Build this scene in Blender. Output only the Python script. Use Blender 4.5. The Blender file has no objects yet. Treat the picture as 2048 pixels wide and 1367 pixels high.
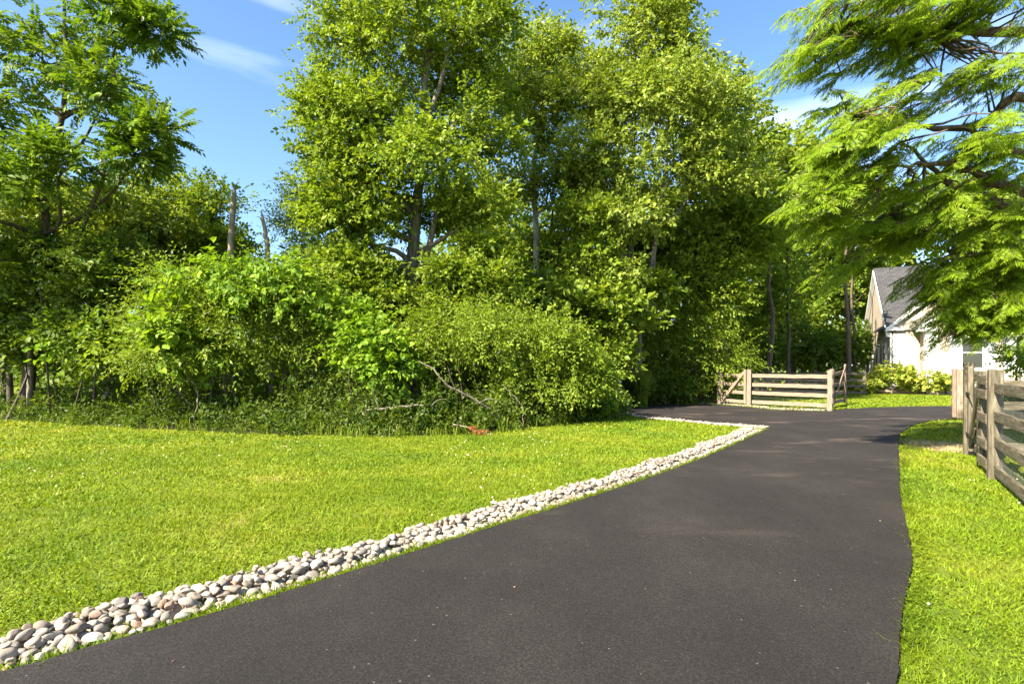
import bpy, math
import numpy as np
from mathutils import Vector

S = bpy.context.scene
COL = S.collection
R = math.radians
H, F, HY = 1.45, 1100.0, 738.0     # eye height, focal length and horizon of the 2048 px photograph

# ------------------------------------------------------------------ camera, sky, sun, exposure
cam_data = bpy.data.cameras.new('camera')
cam_data.sensor_width = 36
cam_data.lens = 36 * F / 2048
cam_data.shift_y = (HY - 683.5) / 2048
cam_data.clip_end = 2000
cam = bpy.data.objects.new('camera', cam_data)
cam.location = (0, 0, H)
cam.rotation_euler = (R(90), 0, 0)
COL.objects.link(cam)
S.camera = cam

SUN_EL, SUN_AZ = 41.0, 229.0       # azimuth clockwise from +Y
world = bpy.data.worlds.new('World')
S.world = world
world.use_nodes = True
wn, wl = world.node_tree.nodes, world.node_tree.links
wn.clear()
sky = wn.new('ShaderNodeTexSky')
sky.sky_type = 'NISHITA'
sky.sun_disc = False
sky.sun_elevation = R(SUN_EL)
sky.sun_rotation = R(SUN_AZ)
sky.air_density = 1.0
sky.dust_density = 0.9
sky.ozone_density = 2.5
geo = wn.new('ShaderNodeTexCoord')
mp = wn.new('ShaderNodeMapping')
mp.inputs['Scale'].default_value = (1.3, 1.3, 5.5)
mp.inputs['Rotation'].default_value = (0, R(10), R(20))
mp.inputs['Location'].default_value = (2.35, 0.7, 0.4)
nz = wn.new('ShaderNodeTexNoise')
nz.inputs['Scale'].default_value = 1.25
nz.inputs['Detail'].default_value = 7
nz.inputs['Roughness'].default_value = 0.5
nz.inputs['Distortion'].default_value = 0.35
rmp = wn.new('ShaderNodeValToRGB')
rmp.color_ramp.elements[0].position = 0.565
rmp.color_ramp.elements[1].position = 0.86
rmp.color_ramp.elements[1].color = (0.5, 0.5, 0.5, 1)
mixc = wn.new('ShaderNodeMixRGB')
mixc.inputs['Color2'].default_value = (9.5, 10.0, 10.8, 1)
hsv = wn.new('ShaderNodeHueSaturation')
hsv.inputs['Saturation'].default_value = 1.12
bg = wn.new('ShaderNodeBackground')
bg.inputs['Strength'].default_value = 0.076
out = wn.new('ShaderNodeOutputWorld')
wl.new(geo.outputs['Generated'], mp.inputs['Vector'])
wl.new(mp.outputs['Vector'], nz.inputs['Vector'])
wl.new(nz.outputs['Fac'], rmp.inputs['Fac'])
wl.new(rmp.outputs['Color'], mixc.inputs['Fac'])
wl.new(sky.outputs['Color'], hsv.inputs['Color'])
wl.new(hsv.outputs['Color'], mixc.inputs['Color1'])
wl.new(mixc.outputs['Color'], bg.inputs['Color'])
wl.new(bg.outputs['Background'], out.inputs['Surface'])

sun_data = bpy.data.lights.new('sun', 'SUN')
sun_data.energy = 5.0
sun_data.angle = R(0.6)
sun_data.color = (1.0, 0.91, 0.74)
sun = bpy.data.objects.new('sun', sun_data)
to_sun = Vector((math.sin(R(SUN_AZ)) * math.cos(R(SUN_EL)), math.cos(R(SUN_AZ)) * math.cos(R(SUN_EL)), math.sin(R(SUN_EL))))
sun.rotation_euler = (-to_sun).to_track_quat('-Z', 'Y').to_euler()
sun.location = to_sun * 50
COL.objects.link(sun)

S.view_settings.view_transform = 'Standard'
S.view_settings.look = 'None'
S.view_settings.gamma = 1
S.view_settings.exposure = 2.16
S.view_settings.use_curve_mapping = False
S.render.engine = 'CYCLES'
S.cycles.max_bounces = 6
S.cycles.diffuse_bounces = 4
S.cycles.glossy_bounces = 2
S.cycles.transmission_bounces = 4
S.cycles.sample_clamp_indirect = 6
S.cycles.use_denoising = True

# ------------------------------------------------------------------ helpers
def P(x, y, Z):
    """photo pixel at depth Z metres -> world point"""
    return np.array([(x - 1024) / F * Z, Z, H + (HY - y) / F * Z])

def G(x, y):
    """photo pixel on flat ground -> (X, Y)"""
    k = H / (y - HY)
    return np.array([(x - 1024) * k, F * k])

def tag(o, label=None, cat=None, group=None, kind=None):
    if label: o['label'] = label
    if cat: o['category'] = cat
    if group: o['group'] = group
    if kind: o['kind'] = kind
    return o

def empty(name, loc, rz=0):
    o = bpy.data.objects.new(name, None)
    o.location = [float(v) for v in loc]
    o.rotation_euler = (0, 0, rz)
    o.empty_display_size = 0.2
    COL.objects.link(o)
    return o

def link(name, me, parent=None, local=False):
    o = bpy.data.objects.new(name, me)
    COL.objects.link(o)
    if parent is not None:
        o.parent = parent
        if not local:           # mesh coordinates are world coordinates
            o.location = [-v for v in parent.location]
    return o

def np_mesh(name, V, faces, mat, smooth=False):
    """V (n,3); faces: list of int arrays (m,k)"""
    me = bpy.data.meshes.new(name)
    V = np.asarray(V, dtype=np.float32)
    me.vertices.add(len(V))
    me.vertices.foreach_set('co', V.ravel())
    loops, starts, n = [], [], 0
    for f in faces:
        f = np.asarray(f, dtype=np.int32)
        if f.size == 0: continue
        loops.append(f.ravel())
        starts.append(n + np.arange(len(f), dtype=np.int32) * f.shape[1])
        n += f.size
    L = np.concatenate(loops)
    St = np.concatenate(starts).astype(np.int32)
    me.loops.add(len(L))
    me.loops.foreach_set('vertex_index', L)
    me.polygons.add(len(St))
    me.polygons.foreach_set('loop_start', St)
    me.polygons.foreach_set('use_smooth', np.full(len(St), bool(smooth)))
    me.materials.append(mat)
    me.update(calc_edges=True)
    return me

class Acc:
    """collects geometry for ONE mesh"""
    def __init__(self): self.V, self.q, self.t, self.n = [], [], [], 0
    def add(self, V, q=None, t=None):
        V = np.asarray(V, float)
        if q is not None and len(q): self.q.append(np.asarray(q) + self.n)
        if t is not None and len(t): self.t.append(np.asarray(t) + self.n)
        self.V.append(V); self.n += len(V)
    def mesh(self, name, mat, smooth=False):
        f = []
        if self.q: f.append(np.concatenate(self.q))
        if self.t: f.append(np.concatenate(self.t))
        return np_mesh(name, np.concatenate(self.V), f, mat, smooth)
    def tube(self, pts, rad, sides=6, cap=True):
        pts = np.asarray(pts, float); n = len(pts)
        rad = np.broadcast_to(np.asarray(rad, float), (n,))
        T = np.gradient(pts, axis=0)
        T /= np.linalg.norm(T, axis=1)[:, None] + 1e-9
        ref = np.array([0, 0, 1.0]) if abs(T[0, 2]) < 0.8 else np.array([1.0, 0, 0])
        rings = []
        for i in range(n):
            u = ref - T[i] * ref.dot(T[i]); u /= np.linalg.norm(u) + 1e-9
            ref = u
            v = np.cross(T[i], u)
            a = np.arange(sides) * 2 * math.pi / sides
            rings.append(pts[i] + rad[i] * (np.cos(a)[:, None] * u + np.sin(a)[:, None] * v))
        V = np.concatenate(rings)
        i = np.arange(n - 1)[:, None] * sides; k = np.arange(sides)[None]
        k2 = (k + 1) % sides
        q = np.stack([i + k, i + k2, i + sides + k2, i + sides + k], -1).reshape(-1, 4)
        t = None
        if cap:
            V = np.concatenate([V, pts[-1:]])
            b = (n - 1) * sides; c = n * sides
            t = [[b + j, b + (j + 1) % sides, c] for j in range(sides)]
        self.add(V, q, t)

BOX_Q = np.array([[0, 3, 2, 1], [4, 5, 6, 7], [0, 1, 5, 4], [1, 2, 6, 5], [2, 3, 7, 6], [3, 0, 4, 7]])
def box_pts(x0, x1, y0, y1, z0, z1):
    return np.array([[x0, y0, z0], [x1, y0, z0], [x1, y1, z0], [x0, y1, z0], [x0, y0, z1], [x1, y0, z1], [x1, y1, z1], [x0, y1, z1]], float)

def spline(pts, n):
    """Catmull-Rom resample"""
    p = np.asarray(pts, float)
    p = np.concatenate([[2 * p[0] - p[1]], p, [2 * p[-1] - p[-2]]])
    m = len(p) - 3
    o = []
    for u in np.linspace(0, m - 1e-6, n):
        i = int(u); t = u - i
        a, b, c, d = p[i:i + 4]
        o.append(0.5 * ((2 * b) + (c - a) * t + (2 * a - 5 * b + 4 * c - d) * t * t + (3 * b - a - 3 * c + d) * t ** 3))
    return np.array(o)

def inside(poly, X, Y):
    poly = np.asarray(poly)
    r = np.zeros(len(X), bool)
    x0, y0 = poly[-1]
    for x1, y1 in poly:
        c = ((y1 > Y) != (y0 > Y))
        with np.errstate(divide='ignore', invalid='ignore'):
            r ^= c & (X < (x0 - x1) * (Y - y1) / (y0 - y1 + 1e-12) + x1)
        x0, y0 = x1, y1
    return r

def norm(v): return v / (np.linalg.norm(v, axis=-1, keepdims=True) + 1e-9)

def place(tV, tF, pos, d, n, scale):
    """instances of a template (y along d, z near n) as merged arrays"""
    d = norm(d); n = norm(n - d * np.sum(n * d, 1, keepdims=True)); x = np.cross(d, n)
    M = np.stack([x, d, n], 1)                     # rows: axes
    V = np.einsum('kj,njc->nkc', tV, M) * np.asarray(scale)[:, None, None] + pos[:, None]
    N, K = len(pos), len(tV)
    Fc = (tF[None] + (np.arange(N) * K)[:, None, None]).reshape(-1, tF.shape[1])
    return V.reshape(-1, 3), Fc

def value_noise(X, Y, seed=0):
    g = np.random.default_rng(seed).random((64, 64))
    xi, yi = np.floor(X).astype(int), np.floor(Y).astype(int)
    fx, fy = X - xi, Y - yi
    fx, fy = fx * fx * (3 - 2 * fx), fy * fy * (3 - 2 * fy)
    a, b = g[xi % 64, yi % 64], g[(xi + 1) % 64, yi % 64]
    c, d = g[xi % 64, (yi + 1) % 64], g[(xi + 1) % 64, (yi + 1) % 64]
    return (a * (1 - fx) + b * fx) * (1 - fy) + (c * (1 - fx) + d * fx) * fy

# ------------------------------------------------------------------ materials
def new_mat(name):
    m = bpy.data.materials.new(name); m.use_nodes = True
    nt = m.node_tree; nt.nodes.clear()
    o = nt.nodes.new('ShaderNodeOutputMaterial')
    return m, nt.nodes, nt.links, o

def ramp(nodes, stops):
    r = nodes.new('ShaderNodeValToRGB')
    e = r.color_ramp.elements
    while len(e) < len(stops): e.new(0.5)
    for k, (p, c) in zip(e, stops):
        k.position = p; k.color = (*c, 1)
    return r

def noise_node(nodes, links, scale, detail=4, rough=0.55, coord='pos', stretch=None):
    if coord == 'pos':
        g = nodes.new('ShaderNodeNewGeometry'); v = g.outputs['Position']
    else:
        g = nodes.new('ShaderNodeTexCoord'); v = g.outputs['Object']
    if stretch:
        m = nodes.new('ShaderNodeMapping'); m.inputs['Scale'].default_value = stretch
        links.new(v, m.inputs['Vector']); v = m.outputs['Vector']
    n = nodes.new('ShaderNodeTexNoise')
    n.inputs['Scale'].default_value = scale; n.inputs['Detail'].default_value = detail; n.inputs['Roughness'].default_value = rough
    links.new(v, n.inputs['Vector'])
    return n

def leaf_mat(name, a, b, c, trans=0.42, patch=0.35, patch_col=None, patch_scale=0.35, rough=0.5, spec=0.24, tcol=(1.24, 1.24, 0.5)):
    """a..c: dark, mid, light leaf colours picked at random for each leaf"""
    m, N, L, o = new_mat(name)
    a, b, c = [(q[0] * 1.31, q[1] * 1.10, q[2]) for q in (a, b, c)]
    g = N.new('ShaderNodeNewGeometry')
    r = ramp(N, [(0.0, a), (0.5, b), (1.0, c)])
    L.new(g.outputs['Random Per Island'], r.inputs['Fac'])
    nz = noise_node(N, L, patch_scale, 2)
    pr = ramp(N, [(0.42, (0, 0, 0)), (0.62, (1, 1, 1))])
    L.new(nz.outputs['Fac'], pr.inputs['Fac'])
    mul = N.new('ShaderNodeMath'); mul.operation = 'MULTIPLY'; mul.inputs[1].default_value = patch
    L.new(pr.outputs['Color'], mul.inputs[0])
    mx = N.new('ShaderNodeMixRGB')
    mx.inputs['Color2'].default_value = (*(patch_col or c), 1)
    L.new(mul.outputs[0], mx.inputs['Fac']); L.new(r.outputs['Color'], mx.inputs['Color1'])
    p = N.new('ShaderNodeBsdfPrincipled')
    p.inputs['Roughness'].default_value = rough
    p.inputs['Specular IOR Level'].default_value = spec
    L.new(mx.outputs['Color'], p.inputs['Base Color'])
    t = N.new('ShaderNodeBsdfTranslucent')
    tm = N.new('ShaderNodeMixRGB'); tm.blend_type = 'MULTIPLY'; tm.inputs['Fac'].default_value = 1
    tm.inputs['Color2'].default_value = (*tcol, 1)
    L.new(mx.outputs['Color'], tm.inputs['Color1']); L.new(tm.outputs['Color'], t.inputs['Color'])
    s = N.new('ShaderNodeMixShader'); s.inputs['Fac'].default_value = trans
    L.new(p.outputs[0], s.inputs[1]); L.new(t.outputs[0], s.inputs[2]); L.new(s.outputs[0], o.inputs['Surface'])
    return m

def rough_mat(name, stops, scale=3, detail=6, stretch=None, rough=0.85, bump=0.4, bump_scale=None, coord='pos', spec=0.25, bump_dist=0.02):
    m, N, L, o = new_mat(name)
    nz = noise_node(N, L, scale, detail, 0.6, coord, stretch)
    r = ramp(N, stops)
    L.new(nz.outputs['Fac'], r.inputs['Fac'])
    p = N.new('ShaderNodeBsdfPrincipled')
    p.inputs['Roughness'].default_value = rough
    p.inputs['Specular IOR Level'].default_value = spec
    L.new(r.outputs['Color'], p.inputs['Base Color'])
    n2 = noise_node(N, L, bump_scale or scale * 4, 6, 0.65, coord, stretch)
    b = N.new('ShaderNodeBump'); b.inputs['Strength'].default_value = bump; b.inputs['Distance'].default_value = bump_dist
    L.new(n2.outputs['Fac'], b.inputs['Height']); L.new(b.outputs[0], p.inputs['Normal'])
    L.new(p.outputs[0], o.inputs['Surface'])
    return m

M = {}
M['leaf_maple'] = leaf_mat('leaf_maple', (0.055, 0.115, 0.010), (0.115, 0.200, 0.016), (0.190, 0.270, 0.030), patch=0.5, patch_col=(0.20, 0.28, 0.025))
M['leaf_light'] = leaf_mat('leaf_light', (0.085, 0.155, 0.014), (0.150, 0.235, 0.024), (0.240, 0.320, 0.070), patch=0.5, patch_col=(0.23, 0.30, 0.06))
M['leaf_mid'] = leaf_mat('leaf_mid', (0.055, 0.115, 0.010), (0.105, 0.190, 0.017), (0.180, 0.265, 0.028), patch=0.4)
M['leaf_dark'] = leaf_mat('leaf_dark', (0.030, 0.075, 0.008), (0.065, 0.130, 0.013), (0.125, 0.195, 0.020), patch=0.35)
M['leaf_walnut'] = leaf_mat('leaf_walnut', (0.035, 0.090, 0.008), (0.070, 0.150, 0.012), (0.130, 0.215, 0.018), patch=0.5, patch_col=(0.16, 0.22, 0.02))
M['leaf_vine'] = leaf_mat('leaf_vine', (0.055, 0.135, 0.008), (0.110, 0.225, 0.014), (0.180, 0.300, 0.025), patch=0.3, rough=0.58, spec=0.2)
M['leaf_cypress'] = leaf_mat('leaf_cypress', (0.075, 0.165, 0.006), (0.135, 0.250, 0.010), (0.205, 0.320, 0.016), trans=0.5, patch=0.4, patch_col=(0.21, 0.30, 0.012), patch_scale=0.6, rough=0.55)
M['leaf_weed'] = leaf_mat('leaf_weed', (0.018, 0.048, 0.005), (0.040, 0.088, 0.009), (0.085, 0.135, 0.015), patch=0.4, patch_scale=0.9)  # weed leaves coloured darker to stand for the shade under the shrubs
M['leaf_hydrangea'] = leaf_mat('leaf_hydrangea', (0.07, 0.14, 0.01), (0.15, 0.24, 0.02), (0.27, 0.32, 0.07), patch=0.3)
M['leaf_orange'] = leaf_mat('leaf_orange', (0.11, 0.045, 0.015), (0.19, 0.080, 0.026), (0.26, 0.125, 0.045), trans=0.2, patch=0.0, tcol=(1, 1, 1))
M['bark'] = rough_mat('bark', [(0.3, (0.07, 0.055, 0.04)), (0.55, (0.17, 0.145, 0.11)), (0.75, (0.30, 0.27, 0.22))], 3.5, stretch=(4, 4, 0.7), bump=0.9)
M['bark_dark'] = rough_mat('bark_dark', [(0.3, (0.035, 0.027, 0.02)), (0.6, (0.10, 0.08, 0.06)), (0.8, (0.17, 0.14, 0.11))], 4, stretch=(4, 4, 0.8), bump=0.9)
M['bark_pale'] = rough_mat('bark_pale', [(0.3, (0.16, 0.14, 0.11)), (0.55, (0.34, 0.30, 0.24)), (0.75, (0.46, 0.42, 0.35))], 3.0, stretch=(3, 3, 0.6), bump=0.6)
M['bark_red'] = rough_mat('bark_red', [(0.3, (0.05, 0.034, 0.024)), (0.6, (0.135, 0.095, 0.068)), (0.8, (0.23, 0.175, 0.13))], 4, stretch=(4, 4, 0.8), bump=0.8)
M['deadwood'] = rough_mat('deadwood', [(0.3, (0.14, 0.105, 0.075)), (0.55, (0.30, 0.245, 0.185)), (0.75, (0.42, 0.36, 0.29))], 5, stretch=(3, 3, 0.5), bump=0.7)
M['wood_tan'] = rough_mat('wood_tan', [(0.3, (0.105, 0.075, 0.052)), (0.5, (0.215, 0.16, 0.118)), (0.7, (0.32, 0.25, 0.19))], 6, stretch=(9, 9, 0.7), bump=0.25, coord='obj', bump_dist=0.003)
M['wood_grey'] = rough_mat('wood_grey', [(0.3, (0.036, 0.033, 0.020)), (0.5, (0.100, 0.084, 0.056)), (0.7, (0.19, 0.16, 0.115))], 5, stretch=(7, 7, 0.7), bump=0.3, coord='obj', bump_dist=0.003)
M['wood_brown'] = rough_mat('wood_brown', [(0.25, (0.10, 0.065, 0.045)), (0.5, (0.19, 0.13, 0.095)), (0.75, (0.28, 0.21, 0.16))], 6, stretch=(9, 9, 0.7), bump=0.25, coord='obj', bump_dist=0.003)
M['iron'] = rough_mat('iron', [(0.3, (0.015, 0.014, 0.013)), (0.7, (0.04, 0.035, 0.03))], 20, rough=0.6, bump=0.2)
M['wire'] = rough_mat('wire', [(0.3, (0.10, 0.10, 0.09)), (0.7, (0.18, 0.18, 0.16))], 20, rough=0.5, bump=0.0)
M['stucco'] = rough_mat('stucco', [(0.3, (0.33, 0.275, 0.21)), (0.7, (0.39, 0.33, 0.26))], 2.2, rough=0.9, bump=0.35, bump_scale=40, bump_dist=0.01)
M['white_paint'] = rough_mat('white_paint', [(0.3, (0.58, 0.57, 0.53)), (0.7, (0.70, 0.69, 0.66))], 3, rough=0.55, bump=0.1)
M['shutter_grey'] = rough_mat('shutter_grey', [(0.3, (0.26, 0.28, 0.30)), (0.7, (0.33, 0.35, 0.37))], 3, rough=0.6, bump=0.1)
M['rock'] = rough_mat('rock', [(0.3, (0.22, 0.13, 0.08)), (0.55, (0.40, 0.26, 0.17)), (0.75, (0.50, 0.38, 0.28))], 3, rough=0.9, bump=0.7)
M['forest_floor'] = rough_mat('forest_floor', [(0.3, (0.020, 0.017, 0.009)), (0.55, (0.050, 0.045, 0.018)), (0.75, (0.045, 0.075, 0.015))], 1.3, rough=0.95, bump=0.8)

def glass_mat():
    m, N, L, o = new_mat('window_glass')
    p = N.new('ShaderNodeBsdfPrincipled')
    p.inputs['Base Color'].default_value = (0.02, 0.025, 0.022, 1)
    p.inputs['Roughness'].default_value = 0.06
    p.inputs['Specular IOR Level'].default_value = 0.8
    L.new(p.outputs[0], o.inputs['Surface'])
    return m
M['glass'] = glass_mat()

def roof_mat():
    m, N, L, o = new_mat('roof_shingle')
    tc = N.new('ShaderNodeTexCoord')
    br = N.new('ShaderNodeTexBrick')
    br.inputs['Scale'].default_value = 1.0
    br.inputs['Brick Width'].default_value = 0.33; br.inputs['Row Height'].default_value = 0.15
    br.inputs['Mortar Size'].default_value = 0.012
    br.inputs['Color1'].default_value = (0.030, 0.029, 0.031, 1); br.inputs['Color2'].default_value = (0.052, 0.050, 0.051, 1)
    br.inputs['Mortar'].default_value = (0.014, 0.014, 0.015, 1)
    sep = N.new('ShaderNodeSeparateXYZ'); cmb = N.new('ShaderNodeCombineXYZ')
    L.new(tc.outputs['Object'], sep.inputs[0]); L.new(sep.outputs['X'], cmb.inputs['X']); L.new(sep.outputs['Z'], cmb.inputs['Y'])
    L.new(cmb.outputs[0], br.inputs['Vector'])
    p = N.new('ShaderNodeBsdfPrincipled'); p.inputs['Roughness'].default_value = 0.9
    L.new(br.outputs['Color'], p.inputs['Base Color'])
    b = N.new('ShaderNodeBump'); b.inputs['Strength'].default_value = 0.6; b.inputs['Distance'].default_value = 0.02
    L.new(br.outputs['Fac'], b.inputs['Height']); b.invert = True
    L.new(b.outputs[0], p.inputs['Normal'])
    L.new(p.outputs[0], o.inputs['Surface'])
    return m
M['roof'] = roof_mat()

def stone_mat():
    m, N, L, o = new_mat('river_stone')
    oi = N.new('ShaderNodeObjectInfo'); g = N.new('ShaderNodeNewGeometry')
    ad = N.new('ShaderNodeMath'); ad.operation = 'ADD'
    L.new(oi.outputs['Random'], ad.inputs[0]); L.new(g.outputs['Random Per Island'], ad.inputs[1])
    fr = N.new('ShaderNodeMath'); fr.operation = 'FRACT'; L.new(ad.outputs[0], fr.inputs[0])
    r = ramp(N, [(0.0, (0.34, 0.30, 0.25)), (0.16, (0.24, 0.195, 0.155)), (0.34, (0.38, 0.345, 0.295)), (0.46, (0.18, 0.15, 0.125)), (0.58, (0.30, 0.255, 0.21)), (0.70, (0.13, 0.125, 0.12)), (0.80, (0.27, 0.25, 0.225)), (0.90, (0.40, 0.375, 0.335)), (1.0, (0.22, 0.125, 0.085))])
    L.new(fr.outputs[0], r.inputs['Fac'])
    nz = noise_node(N, L, 14, 5, 0.6, 'pos', (1, 1, 2.5))
    mr = ramp(N, [(0.3, (0.62, 0.58, 0.52)), (0.7, (1.1, 1.08, 1.05))])
    L.new(nz.outputs['Fac'], mr.inputs['Fac'])
    mx = N.new('ShaderNodeMixRGB'); mx.blend_type = 'MULTIPLY'; mx.inputs['Fac'].default_value = 0.9
    L.new(r.outputs['Color'], mx.inputs['Color1']); L.new(mr.outputs['Color'], mx.inputs['Color2'])
    p = N.new('ShaderNodeBsdfPrincipled'); p.inputs['Roughness'].default_value = 0.75; p.inputs['Specular IOR Level'].default_value = 0.3
    L.new(mx.outputs['Color'], p.inputs['Base Color'])
    n2 = noise_node(N, L, 70, 4)
    b = N.new('ShaderNodeBump'); b.inputs['Strength'].default_value = 0.25; b.inputs['Distance'].default_value = 0.006
    L.new(n2.outputs['Fac'], b.inputs['Height']); L.new(b.outputs[0], p.inputs['Normal'])
    L.new(p.outputs[0], o.inputs['Surface'])
    return m
M['stone'] = stone_mat()

def asphalt_mat():
    m, N, L, o = new_mat('asphalt')
    n1 = noise_node(N, L, 0.75, 8, 0.66, 'pos', (1.25, 0.8, 1))
    r1 = ramp(N, [(0.33, (0.0150, 0.0126, 0.0116)), (0.50, (0.0192, 0.0162, 0.0149)), (0.66, (0.0262, 0.0222, 0.0202))])
    L.new(n1.outputs['Fac'], r1.inputs['Fac'])
    n2 = noise_node(N, L, 75, 5, 0.8)
    r2 = ramp(N, [(0.34, (0.30, 0.30, 0.30)), (0.52, (0.95, 0.95, 0.95)), (0.66, (2.2, 2.15, 2.1))])
    L.new(n2.outputs['Fac'], r2.inputs['Fac'])
    mx = N.new('ShaderNodeMixRGB'); mx.blend_type = 'MULTIPLY'; mx.inputs['Fac'].default_value = 0.85
    L.new(r1.outputs['Color'], mx.inputs['Color1']); L.new(r2.outputs['Color'], mx.inputs['Color2'])
    # pale grit: sparse specks
    g = N.new('ShaderNodeNewGeometry')
    vo = N.new('ShaderNodeTexVoronoi'); vo.inputs['Scale'].default_value = 16
    L.new(g.outputs['Position'], vo.inputs['Vector'])
    sp = N.new('ShaderNodeMath'); sp.operation = 'LESS_THAN'; sp.inputs[1].default_value = 0.095
    L.new(vo.outputs['Distance'], sp.inputs[0])
    sel = N.new('ShaderNodeSeparateColor'); L.new(vo.outputs['Color'], sel.inputs[0])
    gt = N.new('ShaderNodeMath'); gt.operation = 'GREATER_THAN'; gt.inputs[1].default_value = 0.82
    L.new(sel.outputs[0], gt.inputs[0])
    an = N.new('ShaderNodeMath'); an.operation = 'MULTIPLY'; L.new(sp.outputs[0], an.inputs[0]); L.new(gt.outputs[0], an.inputs[1])
    an2 = N.new('ShaderNodeMath'); an2.operation = 'MULTIPLY'; an2.inputs[1].default_value = 0.4; L.new(an.outputs[0], an2.inputs[0])
    mx2 = N.new('ShaderNodeMixRGB'); mx2.inputs['Color2'].default_value = (0.22, 0.20, 0.18, 1)
    L.new(an2.outputs[0], mx2.inputs['Fac']); L.new(mx.outputs['Color'], mx2.inputs['Color1'])
    # paler tan noise patches, stronger farther along the drive
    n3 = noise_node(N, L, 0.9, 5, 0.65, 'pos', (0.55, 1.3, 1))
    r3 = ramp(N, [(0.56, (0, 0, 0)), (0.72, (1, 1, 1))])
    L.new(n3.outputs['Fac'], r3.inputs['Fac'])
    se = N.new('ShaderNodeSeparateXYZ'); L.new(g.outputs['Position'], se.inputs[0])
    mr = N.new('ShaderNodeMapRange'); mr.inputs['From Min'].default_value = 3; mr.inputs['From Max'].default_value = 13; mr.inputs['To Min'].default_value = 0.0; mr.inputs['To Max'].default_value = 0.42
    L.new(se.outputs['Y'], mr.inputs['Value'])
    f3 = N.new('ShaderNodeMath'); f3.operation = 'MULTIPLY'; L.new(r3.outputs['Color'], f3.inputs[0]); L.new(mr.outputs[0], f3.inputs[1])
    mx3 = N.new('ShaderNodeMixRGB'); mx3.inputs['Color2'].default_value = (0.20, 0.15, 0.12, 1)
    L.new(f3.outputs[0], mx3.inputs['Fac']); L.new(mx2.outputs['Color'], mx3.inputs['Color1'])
    p = N.new('ShaderNodeBsdfPrincipled'); p.inputs['Roughness'].default_value = 0.82; p.inputs['Specular IOR Level'].default_value = 0.22
    L.new(mx3.outputs['Color'], p.inputs['Base Color'])
    b = N.new('ShaderNodeBump'); b.inputs['Strength'].default_value = 0.8; b.inputs['Distance'].default_value = 0.010
    L.new(n2.outputs['Fac'], b.inputs['Height']); L.new(b.outputs[0], p.inputs['Normal'])
    L.new(p.outputs[0], o.inputs['Surface'])
    return m
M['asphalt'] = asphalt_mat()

def lawn_mat(name, blades):
    m, N, L, o = new_mat(name)
    n1 = noise_node(N, L, 0.5, 7, 0.68)
    if blades:
        r1 = ramp(N, [(0.30, (0.090, 0.165, 0.005)), (0.44, (0.145, 0.215, 0.007)), (0.58, (0.190, 0.245, 0.010)), (0.74, (0.290, 0.290, 0.035))])
    else:
        r1 = ramp(N, [(0.32, (0.065, 0.105, 0.008)), (0.44, (0.105, 0.145, 0.009)), (0.56, (0.150, 0.170, 0.012)), (0.68, (0.22, 0.20, 0.05))])
    L.new(n1.outputs['Fac'], r1.inputs['Fac'])
    g = N.new('ShaderNodeNewGeometry')
    col = r1.outputs['Color']
    # worn straw-coloured turf on the inside of the bend
    vm = N.new('ShaderNodeVectorMath'); vm.operation = 'DISTANCE'; vm.inputs[1].default_value = (8.3, 10.3, 0)
    L.new(g.outputs['Position'], vm.inputs[0])
    nw = noise_node(N, L, 1.6, 4)
    ad = N.new('ShaderNodeMath'); ad.operation = 'MULTIPLY_ADD'; ad.inputs[1].default_value = 2.2; L.new(nw.outputs['Fac'], ad.inputs[0]); L.new(vm.outputs['Value'], ad.inputs[2])
    mrr = N.new('ShaderNodeMapRange'); mrr.inputs['From Min'].default_value = 1.5; mrr.inputs['From Max'].default_value = 2.2; mrr.inputs['To Min'].default_value = 0.85; mrr.inputs['To Max'].default_value = 0
    L.new(ad.outputs[0], mrr.inputs['Value'])
    mx = N.new('ShaderNodeMixRGB'); mx.inputs['Color2'].default_value = (0.36, 0.27, 0.14, 1)
    L.new(mrr.outputs[0], mx.inputs['Fac']); L.new(col, mx.inputs['Color1'])
    col = mx.outputs['Color']
    if blades:
        hs = N.new('ShaderNodeHueSaturation')
        mr = N.new('ShaderNodeMapRange'); mr.inputs['To Min'].default_value = 0.55; mr.inputs['To Max'].default_value = 1.4
        L.new(g.outputs['Random Per Island'], mr.inputs['Value']); L.new(mr.outputs[0], hs.inputs['Value'])
        L.new(col, hs.inputs['Color']); col = hs.outputs['Color']
    p = N.new('ShaderNodeBsdfPrincipled'); p.inputs['Roughness'].default_value = 0.6; p.inputs['Specular IOR Level'].default_value = 0.25
    L.new(col, p.inputs['Base Color'])
    if blades:
        t = N.new('ShaderNodeBsdfTranslucent')
        tm = N.new('ShaderNodeMixRGB'); tm.blend_type = 'MULTIPLY'; tm.inputs['Fac'].default_value = 1; tm.inputs['Color2'].default_value = (1.3, 1.2, 0.6, 1)
        L.new(col, tm.inputs['Color1']); L.new(tm.outputs['Color'], t.inputs['Color'])
        s = N.new('ShaderNodeMixShader'); s.inputs['Fac'].default_value = 0.4
        L.new(p.outputs[0], s.inputs[1]); L.new(t.outputs[0], s.inputs[2]); L.new(s.outputs[0], o.inputs['Surface'])
    else:
        n2 = noise_node(N, L, 30, 5, 0.7)
        b = N.new('ShaderNodeBump'); b.inputs['Strength'].default_value = 1; b.inputs['Distance'].default_value = 0.03
        L.new(n2.outputs['Fac'], b.inputs['Height']); L.new(b.outputs[0], p.inputs['Normal'])
        L.new(p.outputs[0], o.inputs['Surface'])
    return m
M['lawn'] = lawn_mat('lawn_turf', False)
M['blade'] = lawn_mat('grass_blade', True)
M['tall_blade'] = leaf_mat('tall_blade', (0.06, 0.13, 0.01), (0.11, 0.20, 0.015), (0.20, 0.28, 0.03), patch=0.2)
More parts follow.
